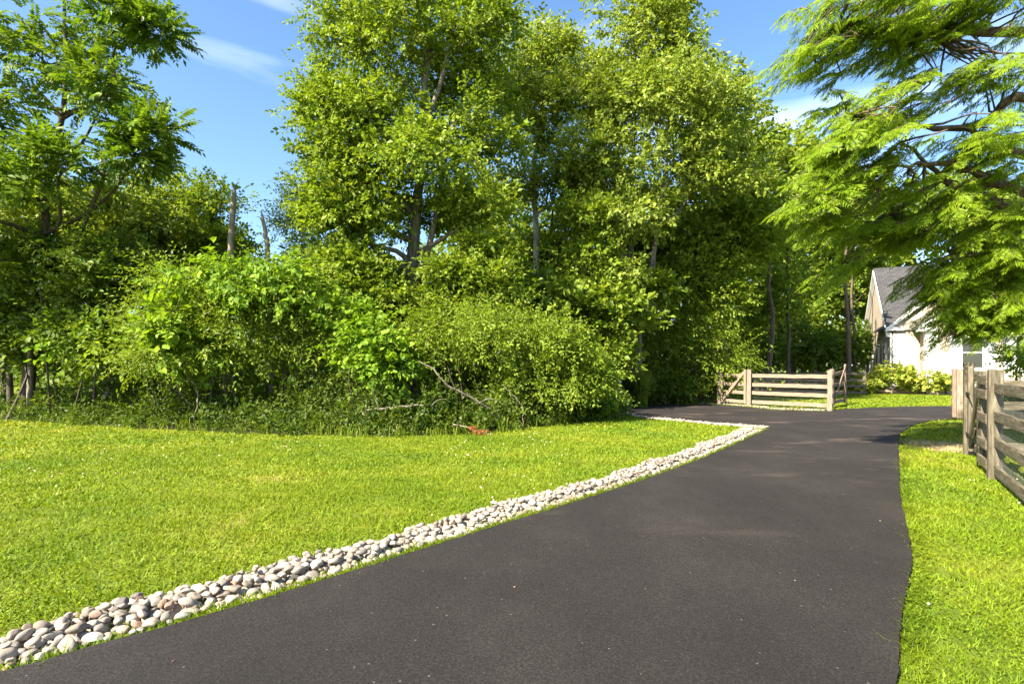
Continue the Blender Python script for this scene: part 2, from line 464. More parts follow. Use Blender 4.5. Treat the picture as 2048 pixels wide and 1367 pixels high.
M['clover_leaf'] = leaf_mat('clover_leaf', (0.07, 0.15, 0.008), (0.12, 0.215, 0.010), (0.18, 0.265, 0.015), patch=0.2)
M['litter'] = leaf_mat('litter', (0.05, 0.035, 0.025), (0.12, 0.085, 0.06), (0.26, 0.21, 0.16), trans=0.1, patch=0, tcol=(1, 1, 1))
M['clover_flower'] = leaf_mat('clover_flower', (0.55, 0.52, 0.42), (0.65, 0.63, 0.55), (0.7, 0.68, 0.62), trans=0.3, patch=0, tcol=(1, 1, 1))

# ------------------------------------------------------------------ ground, forest floor, driveway
def sheet(name, poly, z, mat):
    import bmesh
    bm = bmesh.new()
    f = bm.faces.new([bm.verts.new((float(x), float(y), z)) for x, y in poly])
    if f.normal.z < 0: f.normal_flip()
    bm.normal_update()
    if f.normal.z < 0: bmesh.ops.reverse_faces(bm, faces=[f])
    bmesh.ops.triangulate(bm, faces=bm.faces[:])
    me = bpy.data.meshes.new(name); bm.to_mesh(me); bm.free()
    me.materials.append(mat)
    o = link(name, me)
    o['kind'] = 'structure'
    return o

sheet('ground', [(-600, -300), (600, -300), (600, 900), (-600, 900)], 0, M['lawn'])

lawn_edge = [G(0, 838), G(230, 853), G(480, 866), G(700, 871), G(860, 871), G(1000, 861), G(1100, 850), G(1240, 836)]
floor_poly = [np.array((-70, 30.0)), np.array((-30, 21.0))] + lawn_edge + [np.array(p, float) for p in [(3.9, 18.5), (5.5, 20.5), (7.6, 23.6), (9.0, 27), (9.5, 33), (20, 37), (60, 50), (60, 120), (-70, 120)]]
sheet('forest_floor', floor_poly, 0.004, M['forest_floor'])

edge_left_px = [(222, 1291), (317, 1266), (500, 1212), (600, 1182), (800, 1118), (990, 1057), (1100, 1023), (1297, 959), (1425, 910), (1500, 876), (1536, 859)]
edge_left = [G(*p) for p in edge_left_px]
d0 = edge_left[0] - edge_left[3]; d0 = d0 / np.linalg.norm(d0)
edge_left = [edge_left[0] + d0 * 14, edge_left[0] + d0 * 6, edge_left[0] + d0 * 2.4, edge_left[0] + d0 * 0.8] + edge_left
branch_front = [G(*p) for p in [(1527, 854), (1480, 850.5), (1428, 847), (1340, 838.5), (1298, 835), (1244, 826)]]
branch_back = [G(*p) for p in [(1253, 813.5), (1323, 810), (1393, 809), (1450, 811), (1500, 815), (1560, 821), (1643, 823), (1661, 823), (1688, 819), (1740, 816), (1840, 813)]]
right_far = [np.array((23.0, 21.6)), np.array((30.0, 21.0)), np.array((30.0, 15.6)), np.array((20.0, 15.6))]
right_edge_px = [(1911, 838), (1857, 843), (1823, 853.6), (1801, 869), (1797, 890), (1798, 912), (1799, 950), (1800, 987), (1807, 1028), (1820, 1090), (1825, 1124), (1818, 1173), (1807, 1215), (1797, 1298), (1795, 1367)]
right_edge = [G(*p) for p in right_edge_px]
d1 = right_edge[-1] - right_edge[-3]; d1 = d1 / np.linalg.norm(d1)
right_edge += [right_edge[-1] + d1 * 6, right_edge[-1] + d1 * 14]
e_left = spline(edge_left, 60)
left_tail = [np.array((2.6, 19.0)), np.array((1.2, 20.0)), np.array((0.2, 21.4)), np.array((1.0, 22.6)), np.array((2.4, 22.2)), np.array((3.4, 21.6))]
drive_poly = list(e_left) + branch_front + left_tail[:3] + left_tail[3:] + branch_back + right_far + list(spline(right_edge, 70))
rj = np.random.default_rng(8)
def jag(line, n):
    s = np.array(line); c = np.concatenate([[0], np.cumsum(np.linalg.norm(np.diff(s, axis=0), axis=1))])
    o = np.stack([np.interp(np.linspace(0, c[-1], n), c, s[:, q]) for q in (0, 1)], 1)
    o[1:-1] += rj.normal(0, 0.003, (n - 2, 2)) + 0.012 * (value_noise(o[1:-1, 0] * 4, o[1:-1, 1] * 4, 31) - 0.5)[:, None]
    return list(o)
drive_poly = jag(e_left, 420) + branch_front + left_tail + branch_back + right_far + jag(spline(right_edge, 70), 480)
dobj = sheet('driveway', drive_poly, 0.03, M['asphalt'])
dn_ = len(drive_poly); dV = np.array([[x, y, 0.03] for x, y in drive_poly] + [[x, y, -0.02] for x, y in drive_poly])
dq = np.array([[k, (k + 1) % dn_, dn_ + (k + 1) % dn_, dn_ + k] for k in range(dn_)])
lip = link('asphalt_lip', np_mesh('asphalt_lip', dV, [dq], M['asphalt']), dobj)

# ------------------------------------------------------------------ lawn grass (stuff)
rg = np.random.default_rng(11)
dp = np.array(drive_poly); fp = np.array(floor_poly)
def lawn_points(r0, r1, dens, amin=-0.92, amax=1.15):
    n = int(dens * 0.5 * (amax - amin) * (r1 ** 2 - r0 ** 2))
    r = np.sqrt(rg.uniform(r0 ** 2, r1 ** 2, n)); a = rg.uniform(amin, amax, n)
    return r * np.sin(a), r * np.cos(a)

def band_dist(X, Y, line):
    """signed-less distance of points to a polyline"""
    best = np.full(len(X), 1e9)
    for (x0, y0), (x1, y1) in zip(line[:-1], line[1:]):
        dx, dy = x1 - x0, y1 - y0
        t = np.clip(((X - x0) * dx + (Y - y0) * dy) / (dx * dx + dy * dy + 1e-9), 0, 1)
        best = np.minimum(best, np.hypot(X - x0 - t * dx, Y - y0 - t * dy))
    return best

blV, blT, nb = [], [], 0
flow = []
for r0, r1, dens, w, h in [(1.3, 4.2, 6500, 0.0040, 0.036), (4.2, 7.5, 3700, 0.0062, 0.036), (7.5, 12, 1700, 0.010, 0.038), (12, 18, 600, 0.018, 0.038), (18, 38, 150, 0.035, 0.05)]:
    X, Y = lawn_points(r0, r1, dens)
    ok = ~inside(dp, X, Y) & ~inside(fp, X, Y)
    X, Y = X[ok], Y[ok]
    bd = band_dist(X, Y, e_left)
    keep = rg.random(len(X))
    stone_band = (bd > 0.09) & (bd < 0.52) & (Y < 13.2) & (X < 6.2)
    ok = ~stone_band | (keep < 0.05)
    worn = np.hypot(X - 8.3, Y - 10.3) < 0.9
    ok &= ~worn | (keep < 0.35)
    tuft = value_noise(X * 3.1, Y * 3.1, 3) * 0.5 + value_noise(X * 9, Y * 9, 4) * 0.5
    ok &= keep < 0.35 + 1.1 * tuft
    X, Y, tuft = X[ok], Y[ok], tuft[ok]
    n = len(X)
    az = rg.uniform(0, 2 * math.pi, n)
    hh = h * rg.uniform(0.5, 1.25, n) * (0.55 + 0.8 * tuft)
    ww = w * rg.uniform(0.6, 1.4, n)
    ln = hh * rg.uniform(0.3, 1.6, n)
    la = rg.uniform(0, 2 * math.pi, n)
    c, s = np.cos(az) * ww, np.sin(az) * ww
    z0 = np.full(n, -0.004)
    tipx, tipy = X + np.cos(la) * ln, Y + np.sin(la) * ln
    V = np.stack([np.stack([X - c, Y - s, z0], 1), np.stack([X + c, Y + s, z0], 1), np.stack([tipx, tipy, hh], 1)], 1).reshape(-1, 3)
    blV.append(V); blT.append(np.arange(n * 3).reshape(-1, 3) + nb); nb += n * 3
    m = rg.random(n) < {1.3: 0.0008, 4.2: 0.0012, 7.5: 0.0022, 12: 0.003, 18: 0}[r0]
    m &= (value_noise(X * 0.5, Y * 0.5, 9) > 0.5)
    flow.append(np.stack([X[m], Y[m], hh[m] + 0.02], 1))
# long blades leaning over the edges of the asphalt
for line, sgn in ((spline(right_edge, 400), 1), (spline(edge_left[1:], 400), -1)):
    sl_ = np.concatenate([[0], np.cumsum(np.linalg.norm(np.diff(line, axis=0), axis=1))])
    line = np.stack([np.interp(np.linspace(0, sl_[-1], 900), sl_, line[:, q]) for q in (0, 1)], 1)
    T = np.gradient(line, axis=0); T = norm(T); Nn = np.stack([-T[:, 1], T[:, 0]], 1)
    for k in range(44):
        i = rg.integers(0, len(line), 400)
        off = rg.uniform(-0.005, 0.10, 400)
        B = line[i] + T[i] * rg.uniform(-0.05, 0.05, (400, 1))
        side = Nn[i] * sgn * -1
        tst = inside(dp, *(B + side * 0.05).T)
        side = np.where(tst[:, None], -side, side)
        B = B + side * off[:, None]
        d = np.hypot(B[:, 0], B[:, 1])
        ok = (d < 15) & (d > 1.5) & (value_noise(B[:, 0] * 2.3, B[:, 1] * 2.3, 5) + 0.45 * rg.random(400) > 0.66)
        B, side, d = B[ok], side[ok], d[ok]; n = len(B)
        hh = rg.uniform(0.02, 0.07, n) * rg.uniform(0.4, 1.1, n); w = 0.002 + 0.0010 * d
        lean = -side * rg.uniform(-0.05, 0.06, (n, 1)) + rg.normal(0, 0.04, (n, 2))
        tt = T[i][ok]
        V = np.stack([np.concatenate([B - tt * w[:, None], np.full((n, 1), -0.002)], 1), np.concatenate([B + tt * w[:, None], np.full((n, 1), -0.002)], 1), np.concatenate([B + lean, hh[:, None]], 1)], 1).reshape(-1, 3)
        blV.append(V); blT.append(np.arange(n * 3).reshape(-1, 3) + nb); nb += n * 3
g = link('lawn_grass', np_mesh('lawn_grass', np.concatenate(blV), [np.concatenate(blT)], M['blade']))
tag(g, 'short bright green mown grass covering the lawn on both sides of the driveway', 'grass', kind='stuff')

cl = []
for r0, r1_, dens, sz in [(1.9, 4.5, 2600, 0.011), (4.5, 8, 1000, 0.016)]:
    X, Y = lawn_points(r0, r1_, dens)
    ok = ~inside(dp, X, Y) & ~inside(fp, X, Y) & (value_noise(X * 1.1 + 3, Y * 1.1, 41) + 0.25 * rg.random(len(X)) > 0.66)
    bd = band_dist(X, Y, e_left); ok &= ~((bd > 0.03) & (bd < 0.62) & (Y < 13.2) & (X < 6.2))
    cl.append(np.stack([X[ok], Y[ok], rg.uniform(0.012, 0.036, ok.sum()), sz * rg.uniform(0.7, 1.3, ok.sum())], 1))
cl = np.concatenate(cl); n = len(cl)
tV = np.array([[0, 0, 0], [-0.55, 0.55, 0.1], [0, 1.1, 0], [0.55, 0.55, 0.1]]); tF = np.array([[0, 1, 2], [0, 2, 3]])
az = rg.uniform(0, 6.28, n)
V, Fc = place(tV, tF, cl[:, :3], np.stack([np.cos(az), np.sin(az), rg.normal(0, 0.25, n)], 1), np.array([0, 0, 1.0]) + rg.normal(0, 0.25, (n, 3)), cl[:, 3])
tag(link('clover_leaves', np_mesh('clover_leaves', V, [Fc], M['clover_leaf'])), 'patches of low broad clover leaves mixed into the lawn', 'clover', kind='stuff')
X, Y = lawn_points(1.9, 17, 2.0); ok = inside(dp, X, Y) & (rg.random(len(X)) < 0.5); X, Y = X[ok], Y[ok]; n = len(X); az = rg.uniform(0, 6.28, n)
V, Fc = place(tV, tF, np.stack([X, Y, np.full(n, 0.034)], 1), np.stack([np.cos(az), np.sin(az), rg.normal(0, 0.06, n)], 1), np.array([0, 0, 1.0]) + rg.normal(0, 0.25, (n, 3)), rg.uniform(0.005, 0.014, n))
tag(link('leaf_litter', np_mesh('leaf_litter', V, [Fc], M['litter'])), 'scattered dry leaf scraps and grit lying on the driveway', 'leaf litter', kind='stuff')
# clover: round low leaves and white flower heads scattered in the lawn
FL = np.concatenate(flow)
a = np.arange(6) * math.pi / 3
tV = np.concatenate([np.stack([np.cos(a) * 0.9, np.sin(a) * 0.9, np.zeros(6)], 1), [[0, 0, 0.9], [0, 0, -0.5]]])
tF = np.array([[i, (i + 1) % 6, 6] for i in range(6)] + [[(i + 1) % 6, i, 7] for i in range(6)])
n = len(FL)
V, Fc = place(tV, tF, FL, np.tile([[0, 1.0, 0]], (n, 1)), np.tile([[0, 0, 1.0]], (n, 1)), rg.uniform(0.006, 0.010, n) * (1 + 0.05 * FL[:, 1]))
tag(link('clover_flowers', np_mesh('clover_flowers', V, [Fc], M['clover_flower'])), 'tiny white clover flower heads dotted over the lawn', 'clover', kind='stuff')

# ------------------------------------------------------------------ river stone border along the drive
def stone_template(seed, sub=3):
    import bmesh
    r = np.random.default_rng(seed)
    bm = bmesh.new(); bmesh.ops.create_icosphere(bm, subdivisions=sub, radius=1)
    V = np.array([v.co[:] for v in bm.verts]); Fc = np.array([[v.index for v in f.verts] for f in bm.faces]); bm.free()
    D = np.zeros(len(V))
    for k in range(6):
        d = norm(r.normal(size=3)); D += r.uniform(-0.13, 0.10) * np.clip(V @ d, -0.2, 1)
    for k in range(7):                          # flattened facets
        d = norm(r.normal(size=3)); lim = r.uniform(0.52, 0.85)
        h = V @ d; V = V - np.outer(np.clip(h - lim, 0, None) * 0.9, d)
    V = V * (1 + D[:, None])
    return V * np.array([1.0, r.uniform(0.62, 0.92), r.uniform(0.45, 0.68)]), Fc

st_tpl = [stone_template(100 + k) for k in range(14)]
st_mesh = [np_mesh('stone', v, [f], M['stone'], True) for v, f in st_tpl]
st_low = [stone_template(200 + k, 2) for k in range(8)]
st_tiny = [stone_template(220 + k, 1) for k in range(8)]
sborder = empty('stone_border', (*G(700, 1130), 0))
tag(sborder, 'border of rounded pale river stones running along the edge of the driveway', 'stone border')
L = spline(edge_left[1:], 900)
seg = np.concatenate([[0], np.cumsum(np.linalg.norm(np.diff(L, axis=0), axis=1))])
T = norm(np.gradient(L, axis=0)); Nn = np.stack([-T[:, 1], T[:, 0]], 1)   # points to the lawn side
if Nn[400][0] > 0: Nn = -Nn
rs = np.random.default_rng(5)
placed = []
def try_place(lo, hi, s0, s1, count, smin, smax, layer):
    global placed
    grid = {}
    for p in placed: grid.setdefault((int(p[0] // 0.3), int(p[1] // 0.3)), []).append(p)
    for k in range(count):
        s = rs.uniform(s0, s1)
        i = np.searchsorted(seg, s)
        i = min(i, len(L) - 1)
        wob = 0.05 * math.sin(s * 2.1) + 0.04 * math.sin(s * 5.3 + 1)
        off = rs.uniform(lo, hi + wob)
        q = L[i] + Nn[i] * off
        sz = rs.uniform(smin, smax) * (0.85 if off > hi - 0.08 else 1)
        c = (int(q[0] // 0.3), int(q[1] // 0.3))
        near = [p for a in (-1, 0, 1) for b in (-1, 0, 1) for p in grid.get((c[0] + a, c[1] + b), [])]
        if any((p[0] - q[0]) ** 2 + (p[1] - q[1]) ** 2 < (0.70 * (p[2] + sz)) ** 2 and p[4] == layer for p in near): continue
        zz = rs.uniform(0.18, 0.45) * sz if layer == 0 else 0.040 + 0.4 * sz
        p = (q[0], q[1], sz, zz, layer)
        placed.append(p); grid.setdefault(c, []).append(p)
S0 = 4.6; S1 = seg[-1] - 0.2
try_place(0.10, 0.51, S0, S1, 30000, 0.030, 0.060, 0)
try_place(0.08, 0.53, S0, S1, 24000, 0.020, 0.032, 0)
try_place(0.20, 0.48, S0, S1, 1500, 0.028, 0.048, 1)
placed.sort(key=lambda p: math.hypot(p[0], p[1]))
_in = inside(dp, np.array([p[0] for p in placed]), np.array([p[1] for p in placed]))
placed = [p for p, q in zip(placed, _in) if not q]
vis = [p for p in placed if p[1] > 2.2 and abs(p[0]) / p[1] < 1.0]
k = 0
for p in vis[:300]:
    o = link('stone', st_mesh[k % 14], sborder, True); k += 1
    o.location = (p[0] - sborder.location.x, p[1] - sborder.location.y, p[3])
    o.rotation_euler = (rs.normal(0, 0.25), rs.normal(0, 0.25), rs.uniform(0, 6.28))
    sx = p[2] * rs.uniform(0.95, 1.3)
    o.scale = (sx, p[2] * rs.uniform(0.95, 1.15), p[2] * rs.uniform(0.95, 1.2))
def stones_stuff(plist, name, parent, tpl=None):
    tpl = tpl or st_low
    acc = Acc()
    for p in plist:
        v, f = (tpl if math.hypot(p[0], p[1]) < 7.5 else st_tiny)[rs.integers(0, 8)]
        a = rs.uniform(0, 6.28); c, s_ = math.cos(a), math.sin(a)
        m = np.array([[c, -s_, 0], [s_, c, 0], [0, 0, 1]])
        acc.add((v * p[2] * rs.uniform(0.95, 1.25, 3)) @ m.T + np.array([p[0], p[1], p[3]]), None, f)
    o = link(name, acc.mesh(name, M['stone'], True), parent); o['kind'] = 'stuff'
    return o
rest = vis[300:] + [p for p in placed if not (p[1] > 2.2 and abs(p[0]) / p[1] < 1.0)]
rest = [p for p in rest if p[1] > 0.5]
stones_stuff(rest, 'smaller_stones', sborder)
# thin rows of stone along the side branch and under the gate fence
def row(line, n, width, smin, smax):
    Ls = spline(line, 200); o = []
    for k in range(n):
        q = Ls[rs.integers(0, 200)] + rs.normal(0, width, 2)
        sz = rs.uniform(smin, smax); o.append((q[0], q[1], sz, 0.35 * sz, 0))
    return o
rowA = row([p + np.array([-0.05, -0.22]) for p in branch_front], 420, 0.07, 0.035, 0.075)
oA = empty('stone_edging', (*branch_front[3], 0)); tag(oA, 'thin strip of pale stones between the lawn point and the side branch of the driveway', 'stone edging')
stones_stuff(rowA, 'edging_stones', oA, st_tiny)
rowB = row([G(1390, 806.5), G(1440, 808), G(1500, 812), G(1560, 818), G(1655, 820.5)], 420, 0.11, 0.03, 0.07)
oB = empty('stone_edging', (*G(1500, 812), 0)); tag(oB, 'strip of white gravel stones along the foot of the tan gate fence', 'stone edging')
stones_stuff(rowB, 'edging_stones', oB, st_tiny)

# ------------------------------------------------------------------ foliage generators
def sprig(seed, nl=9, ll=0.14, wid=0.33, length=0.45, flat=0.5):
    """a twig of alternate folded leaves, y along the twig, z up"""
    r = np.random.default_rng(seed)
    base = np.array([[0, 0, 0], [-wid, 0.45, 0.07], [0, 1, -0.06], [wid, 0.45, 0.07]])
    V, T = [], []
    for k in range(nl):
        u = (k + 0.6) / nl
        side = -1 if k % 2 else 1
        ang = side * r.uniform(0.5, 1.2) * (1.0 - 0.75 * (u > 0.93))
        tilt, roll = r.normal(-0.25, flat), r.normal(0, flat * 1.1)
        s = ll * r.uniform(0.7, 1.2)
        d = np.array([math.sin(ang) * math.cos(tilt), math.cos(ang) * math.cos(tilt), math.sin(tilt)])
        nn = np.array([math.sin(roll), r.normal(0, 0.3), math.cos(roll)])
        p = np.array([r.normal(0, 0.02), u * length, -0.10 * u * u * length + r.normal(0, 0.03)])
        v, f = place(base, np.array([[0, 1, 2], [0, 2, 3]]), p[None], d[None], nn[None], [s])
        T.append(f + 4 * k); V.append(v)
    return np.concatenate(V), np.concatenate(T)

def heart_sprig(seed, nl=6, ll=0.17, length=0.6):
    r = np.random.default_rng(seed)
    base = np.array([[0, 0.08, 0], [-0.46, 0.0, 0.08], [-0.40, 0.55, 0.06], [0, 1, -0.12], [0.40, 0.55, 0.06], [0.46, 0.0, 0.08]])
    fs = np.array([[0, 1, 2], [0, 2, 3], [0, 3, 4], [0, 4, 5]])
    V, T = [], []
    for k in range(nl):
        u = (k + 0.5) / nl; side = -1 if k % 2 else 1
        d = np.array([side * r.uniform(0.4, 1.0), r.uniform(0.1, 0.8), r.uniform(-0.9, 0.1)])
        nn = np.array([r.normal(0, 0.4), r.normal(0.2, 0.4), 1.0])
        p = np.array([r.normal(0, 0.04), u * length, -0.2 * u * u * length])
        v, f = place(base, fs, p[None], norm(d)[None], nn[None], [ll * r.uniform(0.7, 1.25)])
        T.append(f + 6 * k); V.append(v)
    return np.concatenate(V), np.concatenate(T)

def frond(seed, pairs=6, length=0.52, ll=0.20, wid=0.24):
    """pinnate compound leaf"""
    r = np.random.default_rng(seed)
    base = np.array([[0, 0, 0], [-wid, 0.4, 0.04], [0, 1, -0.10], [wid, 0.4, 0.04]])
    V, T = [], []
    def add(p, d, n, s):
        v, f = place(base, np.array([[0, 1, 2], [0, 2, 3]]), p[None], norm(d)[None], n[None], [s])
        T.append(f + 4 * len(V)); V.append(v)
    for k in range(pairs):
        u = 0.2 + 0.8 * k / pairs
        p = np.array([0, u * length, -0.28 * length * u * u])
        for side in (-1, 1):
            d = np.array([side * 1.0, 0.45 + 0.3 * u, -0.35 + r.normal(0, 0.12)])
            add(p, d, np.array([r.normal(0, 0.2), r.normal(0, 0.2), 1.0]), ll * r.uniform(0.85, 1.1) * (1 - 0.35 * u * u))
    add(np.array([0, length, -0.28 * length]), np.array([0, 0.7, -0.7]), np.array([0, 0, 1.0]), ll * 0.8)
    V.append(np.array([[0.006, 0, 0], [-0.006, 0, 0], [0, 0.6 * length, -0.16 * length], [0, length, -0.28 * length]])); T.append(np.array([[0, 1, 2], [0, 2, 3]]) + 4 * (len(V) - 1))
    return np.concatenate(V), np.concatenate(T)

def spray(seed, length=0.50, nb=12):
    """flat feathery conifer spray"""
    r = np.random.default_rng(seed)
    V, T, c = [], [], 0
    for k in range(nb * 2 + 1):
        if k == nb * 2: u, ang, bl = 0.85, 0.0, 0.20 * length
        else:
            u = 0.08 + 0.85 * (k // 2) / nb
            ang = (1 if k % 2 else -1) * r.uniform(0.65, 0.95)
            bl = length * (0.42 * (1 - u) + 0.12) * r.uniform(0.8, 1.2)
        p = np.array([0, u * length, -0.22 * length * u * u])
        d = norm(np.array([math.sin(ang), math.cos(ang), -0.28 + r.normal(0, 0.12)]))
        w = 0.0105 * r.uniform(0.8, 1.3)
        x = norm(np.cross(d, np.array([r.normal(0, 0.25), r.normal(0, 0.25), 1.0])))
        dr = np.array([0, 0, -0.10 * bl])
        V += [p, p + d * bl * 0.45 - x * w, p + d * bl + dr, p + d * bl * 0.45 + x * w]
        T += [[c, c + 1, c + 2], [c, c + 2, c + 3]]; c += 4
    return np.array(V), np.array(T)

TPL = {
    'broad': [sprig(k) for k in range(8)],
    'small': [sprig(20 + k, 11, 0.085, 0.30, 0.42) for k in range(8)],
    'coarse': [sprig(40 + k, 7, 0.24, 0.36, 0.62) for k in range(6)],
    'far': [sprig(60 + k, 6, 0.36, 0.38, 0.85) for k in range(6)],
    'narrow': [sprig(80 + k, 12, 0.10, 0.22, 0.60, 0.35) for k in range(6)],
    'vine': [heart_sprig(k) for k in range(6)],
    'frond': [frond(k) for k in range(6)],
    'spray': [spray(k) for k in range(8)],
    'big': [heart_sprig(30 + k, 5, 0.26, 0.5) for k in range(4)],
}

def lobe_px(x, y, Z, rx, ry, rd=None):
    c = P(x, y, Z); k = Z / F
    return c, np.array([rx * k, rd if rd else 0.8 * max(rx, ry) * k, ry * k])

def ragged(lobes, r, k=8, lo=0.35, hi=0.9, s0=0.28, s1=0.52):
    o = []
    for c, rad in lobes:
        for q in range(k):
            d = norm(r.normal(size=3)); 
            if d[2] < -0.5: d[2] *= -0.5
            o.append((c + d * rad * r.uniform(lo, hi), rad * r.uniform(s0, s1) * np.array([r.uniform(0.8, 1.25), 1, r.uniform(0.7, 1.1)])))
    return o

class Foliage:
    def __init__(self): self.acc = Acc()
    def put(self, kind, pos, d, n, sc, r):
        T = TPL[kind]; w = r.integers(0, len(T), len(pos))
        for k in range(len(T)):
            m = w == k
            if m.any():
                V, Fc = place(T[k][0], T[k][1], pos[m], d[m], n[m], sc[m])
                self.acc.add(V, None, Fc)

def clumps_in(lobe, n, r, lo=0.45, hi=1.03, zmin=None):
    c, rad = lobe
    d = norm(r.normal(size=(n * 3, 3)))
    d = d[(d[:, 2] > -0.75)][:n]
    f = lo + (hi - lo) * r.random(len(d)) ** 0.55
    f *= 1 + 0.22 * (value_noise(d[:, 0] * 2.5 + 7, d[:, 2] * 2.5 + d[:, 1] * 2.1 + 9, 1 + int(abs(c[0]) * 7) % 50) - 0.5) * 2
    q = c + d * rad * f[:, None]
    if zmin is not None: q[:, 2] = np.maximum(q[:, 2], zmin + 0.15 * r.random(len(q)))
    return q, d

def fill_lobe(fol, lobe, kind, per_m2, cl_r, r, per=20, scale=1.0, droop=0.0, lo=0.45, zmin=None, hi=1.03):
    c, rad = lobe
    a, b, cc = rad
    area = 4 * math.pi * (((a * b) ** 1.6 + (a * cc) ** 1.6 + (b * cc) ** 1.6) / 3) ** (1 / 1.6)
    ns = max(per, int(area * per_m2)); n = max(3, ns // per)
    q, d = clumps_in(lobe, n, r, lo, hi, zmin)
    n = len(q)
    idx = np.repeat(np.arange(n), per)
    rr = cl_r * r.uniform(0.6, 1.35, n)[idx]
    off = r.normal(size=(len(idx), 3)) * np.array([1, 1, 0.55]) * 0.5 * rr[:, None]
    dirn = norm(off + 0.5 * rr[:, None] * d[idx] + r.normal(size=off.shape) * 0.22 * rr[:, None] + np.array([0, 0, 0.05 - droop]) * rr[:, None])
    nrm = np.array([0, 0, 1.0]) + 0.45 * d[idx] + r.normal(size=off.shape) * 0.38
    fol.put(kind, q[idx] + off, dirn, nrm, scale * r.uniform(0.55, 1.3, len(idx)) * r.uniform(0.8, 1.15, n)[idx], r)
    return q

def curve_to(p0, p1, r, lift=0.25, n=7, wob=0.06):
    p0, p1 = np.asarray(p0, float), np.asarray(p1, float)
    L = np.linalg.norm(p1 - p0)
    m1 = p0 + (p1 - p0) * 0.35 + np.array([0, 0, -lift * 0.2 * L]) + r.normal(0, wob * L, 3)
    m2 = p0 + (p1 - p0) * 0.7 + np.array([0, 0, lift * 0.12 * L]) + r.normal(0, wob * L, 3)
    return spline([p0, m1, m2, p1], n)

def tree(name, label, cat, trunks, lobes, leaf, bark, kind='broad', per_m2=15, cl_r=0.7, per=20, scale=1.0, seed=0, group=None,
         r0=0.2, limbs_as_parts=True, limb_r=0.4, extra_limbs=(), droop=0.0, lo=0.45, twig=True):
    """trunks: list of (points, base radius, tip radius)"""
    r = np.random.default_rng(seed)
    base = trunks[0][0][0]
    root = empty(name, (base[0], base[1], 0))
    tag(root, label, cat, group)
    tr_s = []
    for k, (pts, ra, rb) in enumerate(trunks):
        a = Acc()
        pts = np.asarray(pts, float)
        s = spline(pts, 22)
        s[1:-1] += r.normal(0, 0.02, (20, 3)) * np.array([1, 1, 0.2])
        rad = ra + (rb - ra) * np.linspace(0, 1, 22) ** 0.85
        rad[0] *= 1.35; rad[1] *= 1.12
        a.tube(s, rad, 9)
        link('trunk', a.mesh('trunk', bark, True), root)
        tr_s.append(np.concatenate([s, rad[:, None]], 1))
    allT = np.concatenate(tr_s)
    nodes = [allT[len(allT) // 4:]]
    joined = Acc()
    for pts, ra, rb in extra_limbs:
        s = spline(pts, 14); a = Acc(); rad = ra + (rb - ra) * np.linspace(0, 1, 14)
        a.tube(s, rad, 7); link('limb', a.mesh('limb', bark, True), root)
        nodes.append(np.concatenate([s, rad[:, None]], 1)[4:])
    for lb in lobes:
        c = lb[0]
        hd = np.hypot(allT[:, 0] - c[0], allT[:, 1] - c[1])
        want = c[2] - 0.55 * hd
        i = int(np.argmin(np.abs(allT[:, 2] - want) + 0.4 * hd))
        if np.linalg.norm(allT[i, :3] - c) < 0.5: continue
        s = curve_to(allT[i, :3], c, r, 0.3, 9)
        rs_ = min(allT[i, 3] * 0.6, 0.11)
        rad = np.linspace(rs_, rs_ * 0.3, 9)
        if limbs_as_parts:
            a = Acc(); a.tube(s, rad, 6); link('limb', a.mesh('limb', bark, True), root)
        else: joined.tube(s, rad, 5)
        nodes.append(np.concatenate([s, rad[:, None]], 1)[2:])
    N = np.concatenate(nodes)
    fol = Foliage()
    subl = [(lb, 0.55) for lb in ragged(lobes, r, 7)] + [(lb, 0.45) for lb in lobes]
    for lb, fr in subl:
        q = fill_lobe(fol, lb, kind, per_m2 * fr, cl_r, r, per, scale, droop, lo)
        if twig:
            for t in q[::2]:
                dd = np.linalg.norm(N[:, :3] - t, axis=1) + 0.8 * np.clip(N[:, 2] - t[2], 0, None)
                j = int(np.argmin(dd))
                if dd[j] < 0.3: continue
                s = curve_to(N[j, :3], t, r, 0.25, 5, 0.08)
                rr = min(N[j, 3] * 0.45, 0.012 + 0.012 * dd[j])
                joined.tube(s, np.linspace(rr, 0.006, 5), 4, False)
    if joined.V: link('branches', joined.mesh('branches', bark, True), root)['kind'] = 'stuff'
    link('crown', fol.acc.mesh('crown', leaf), root)
    return root

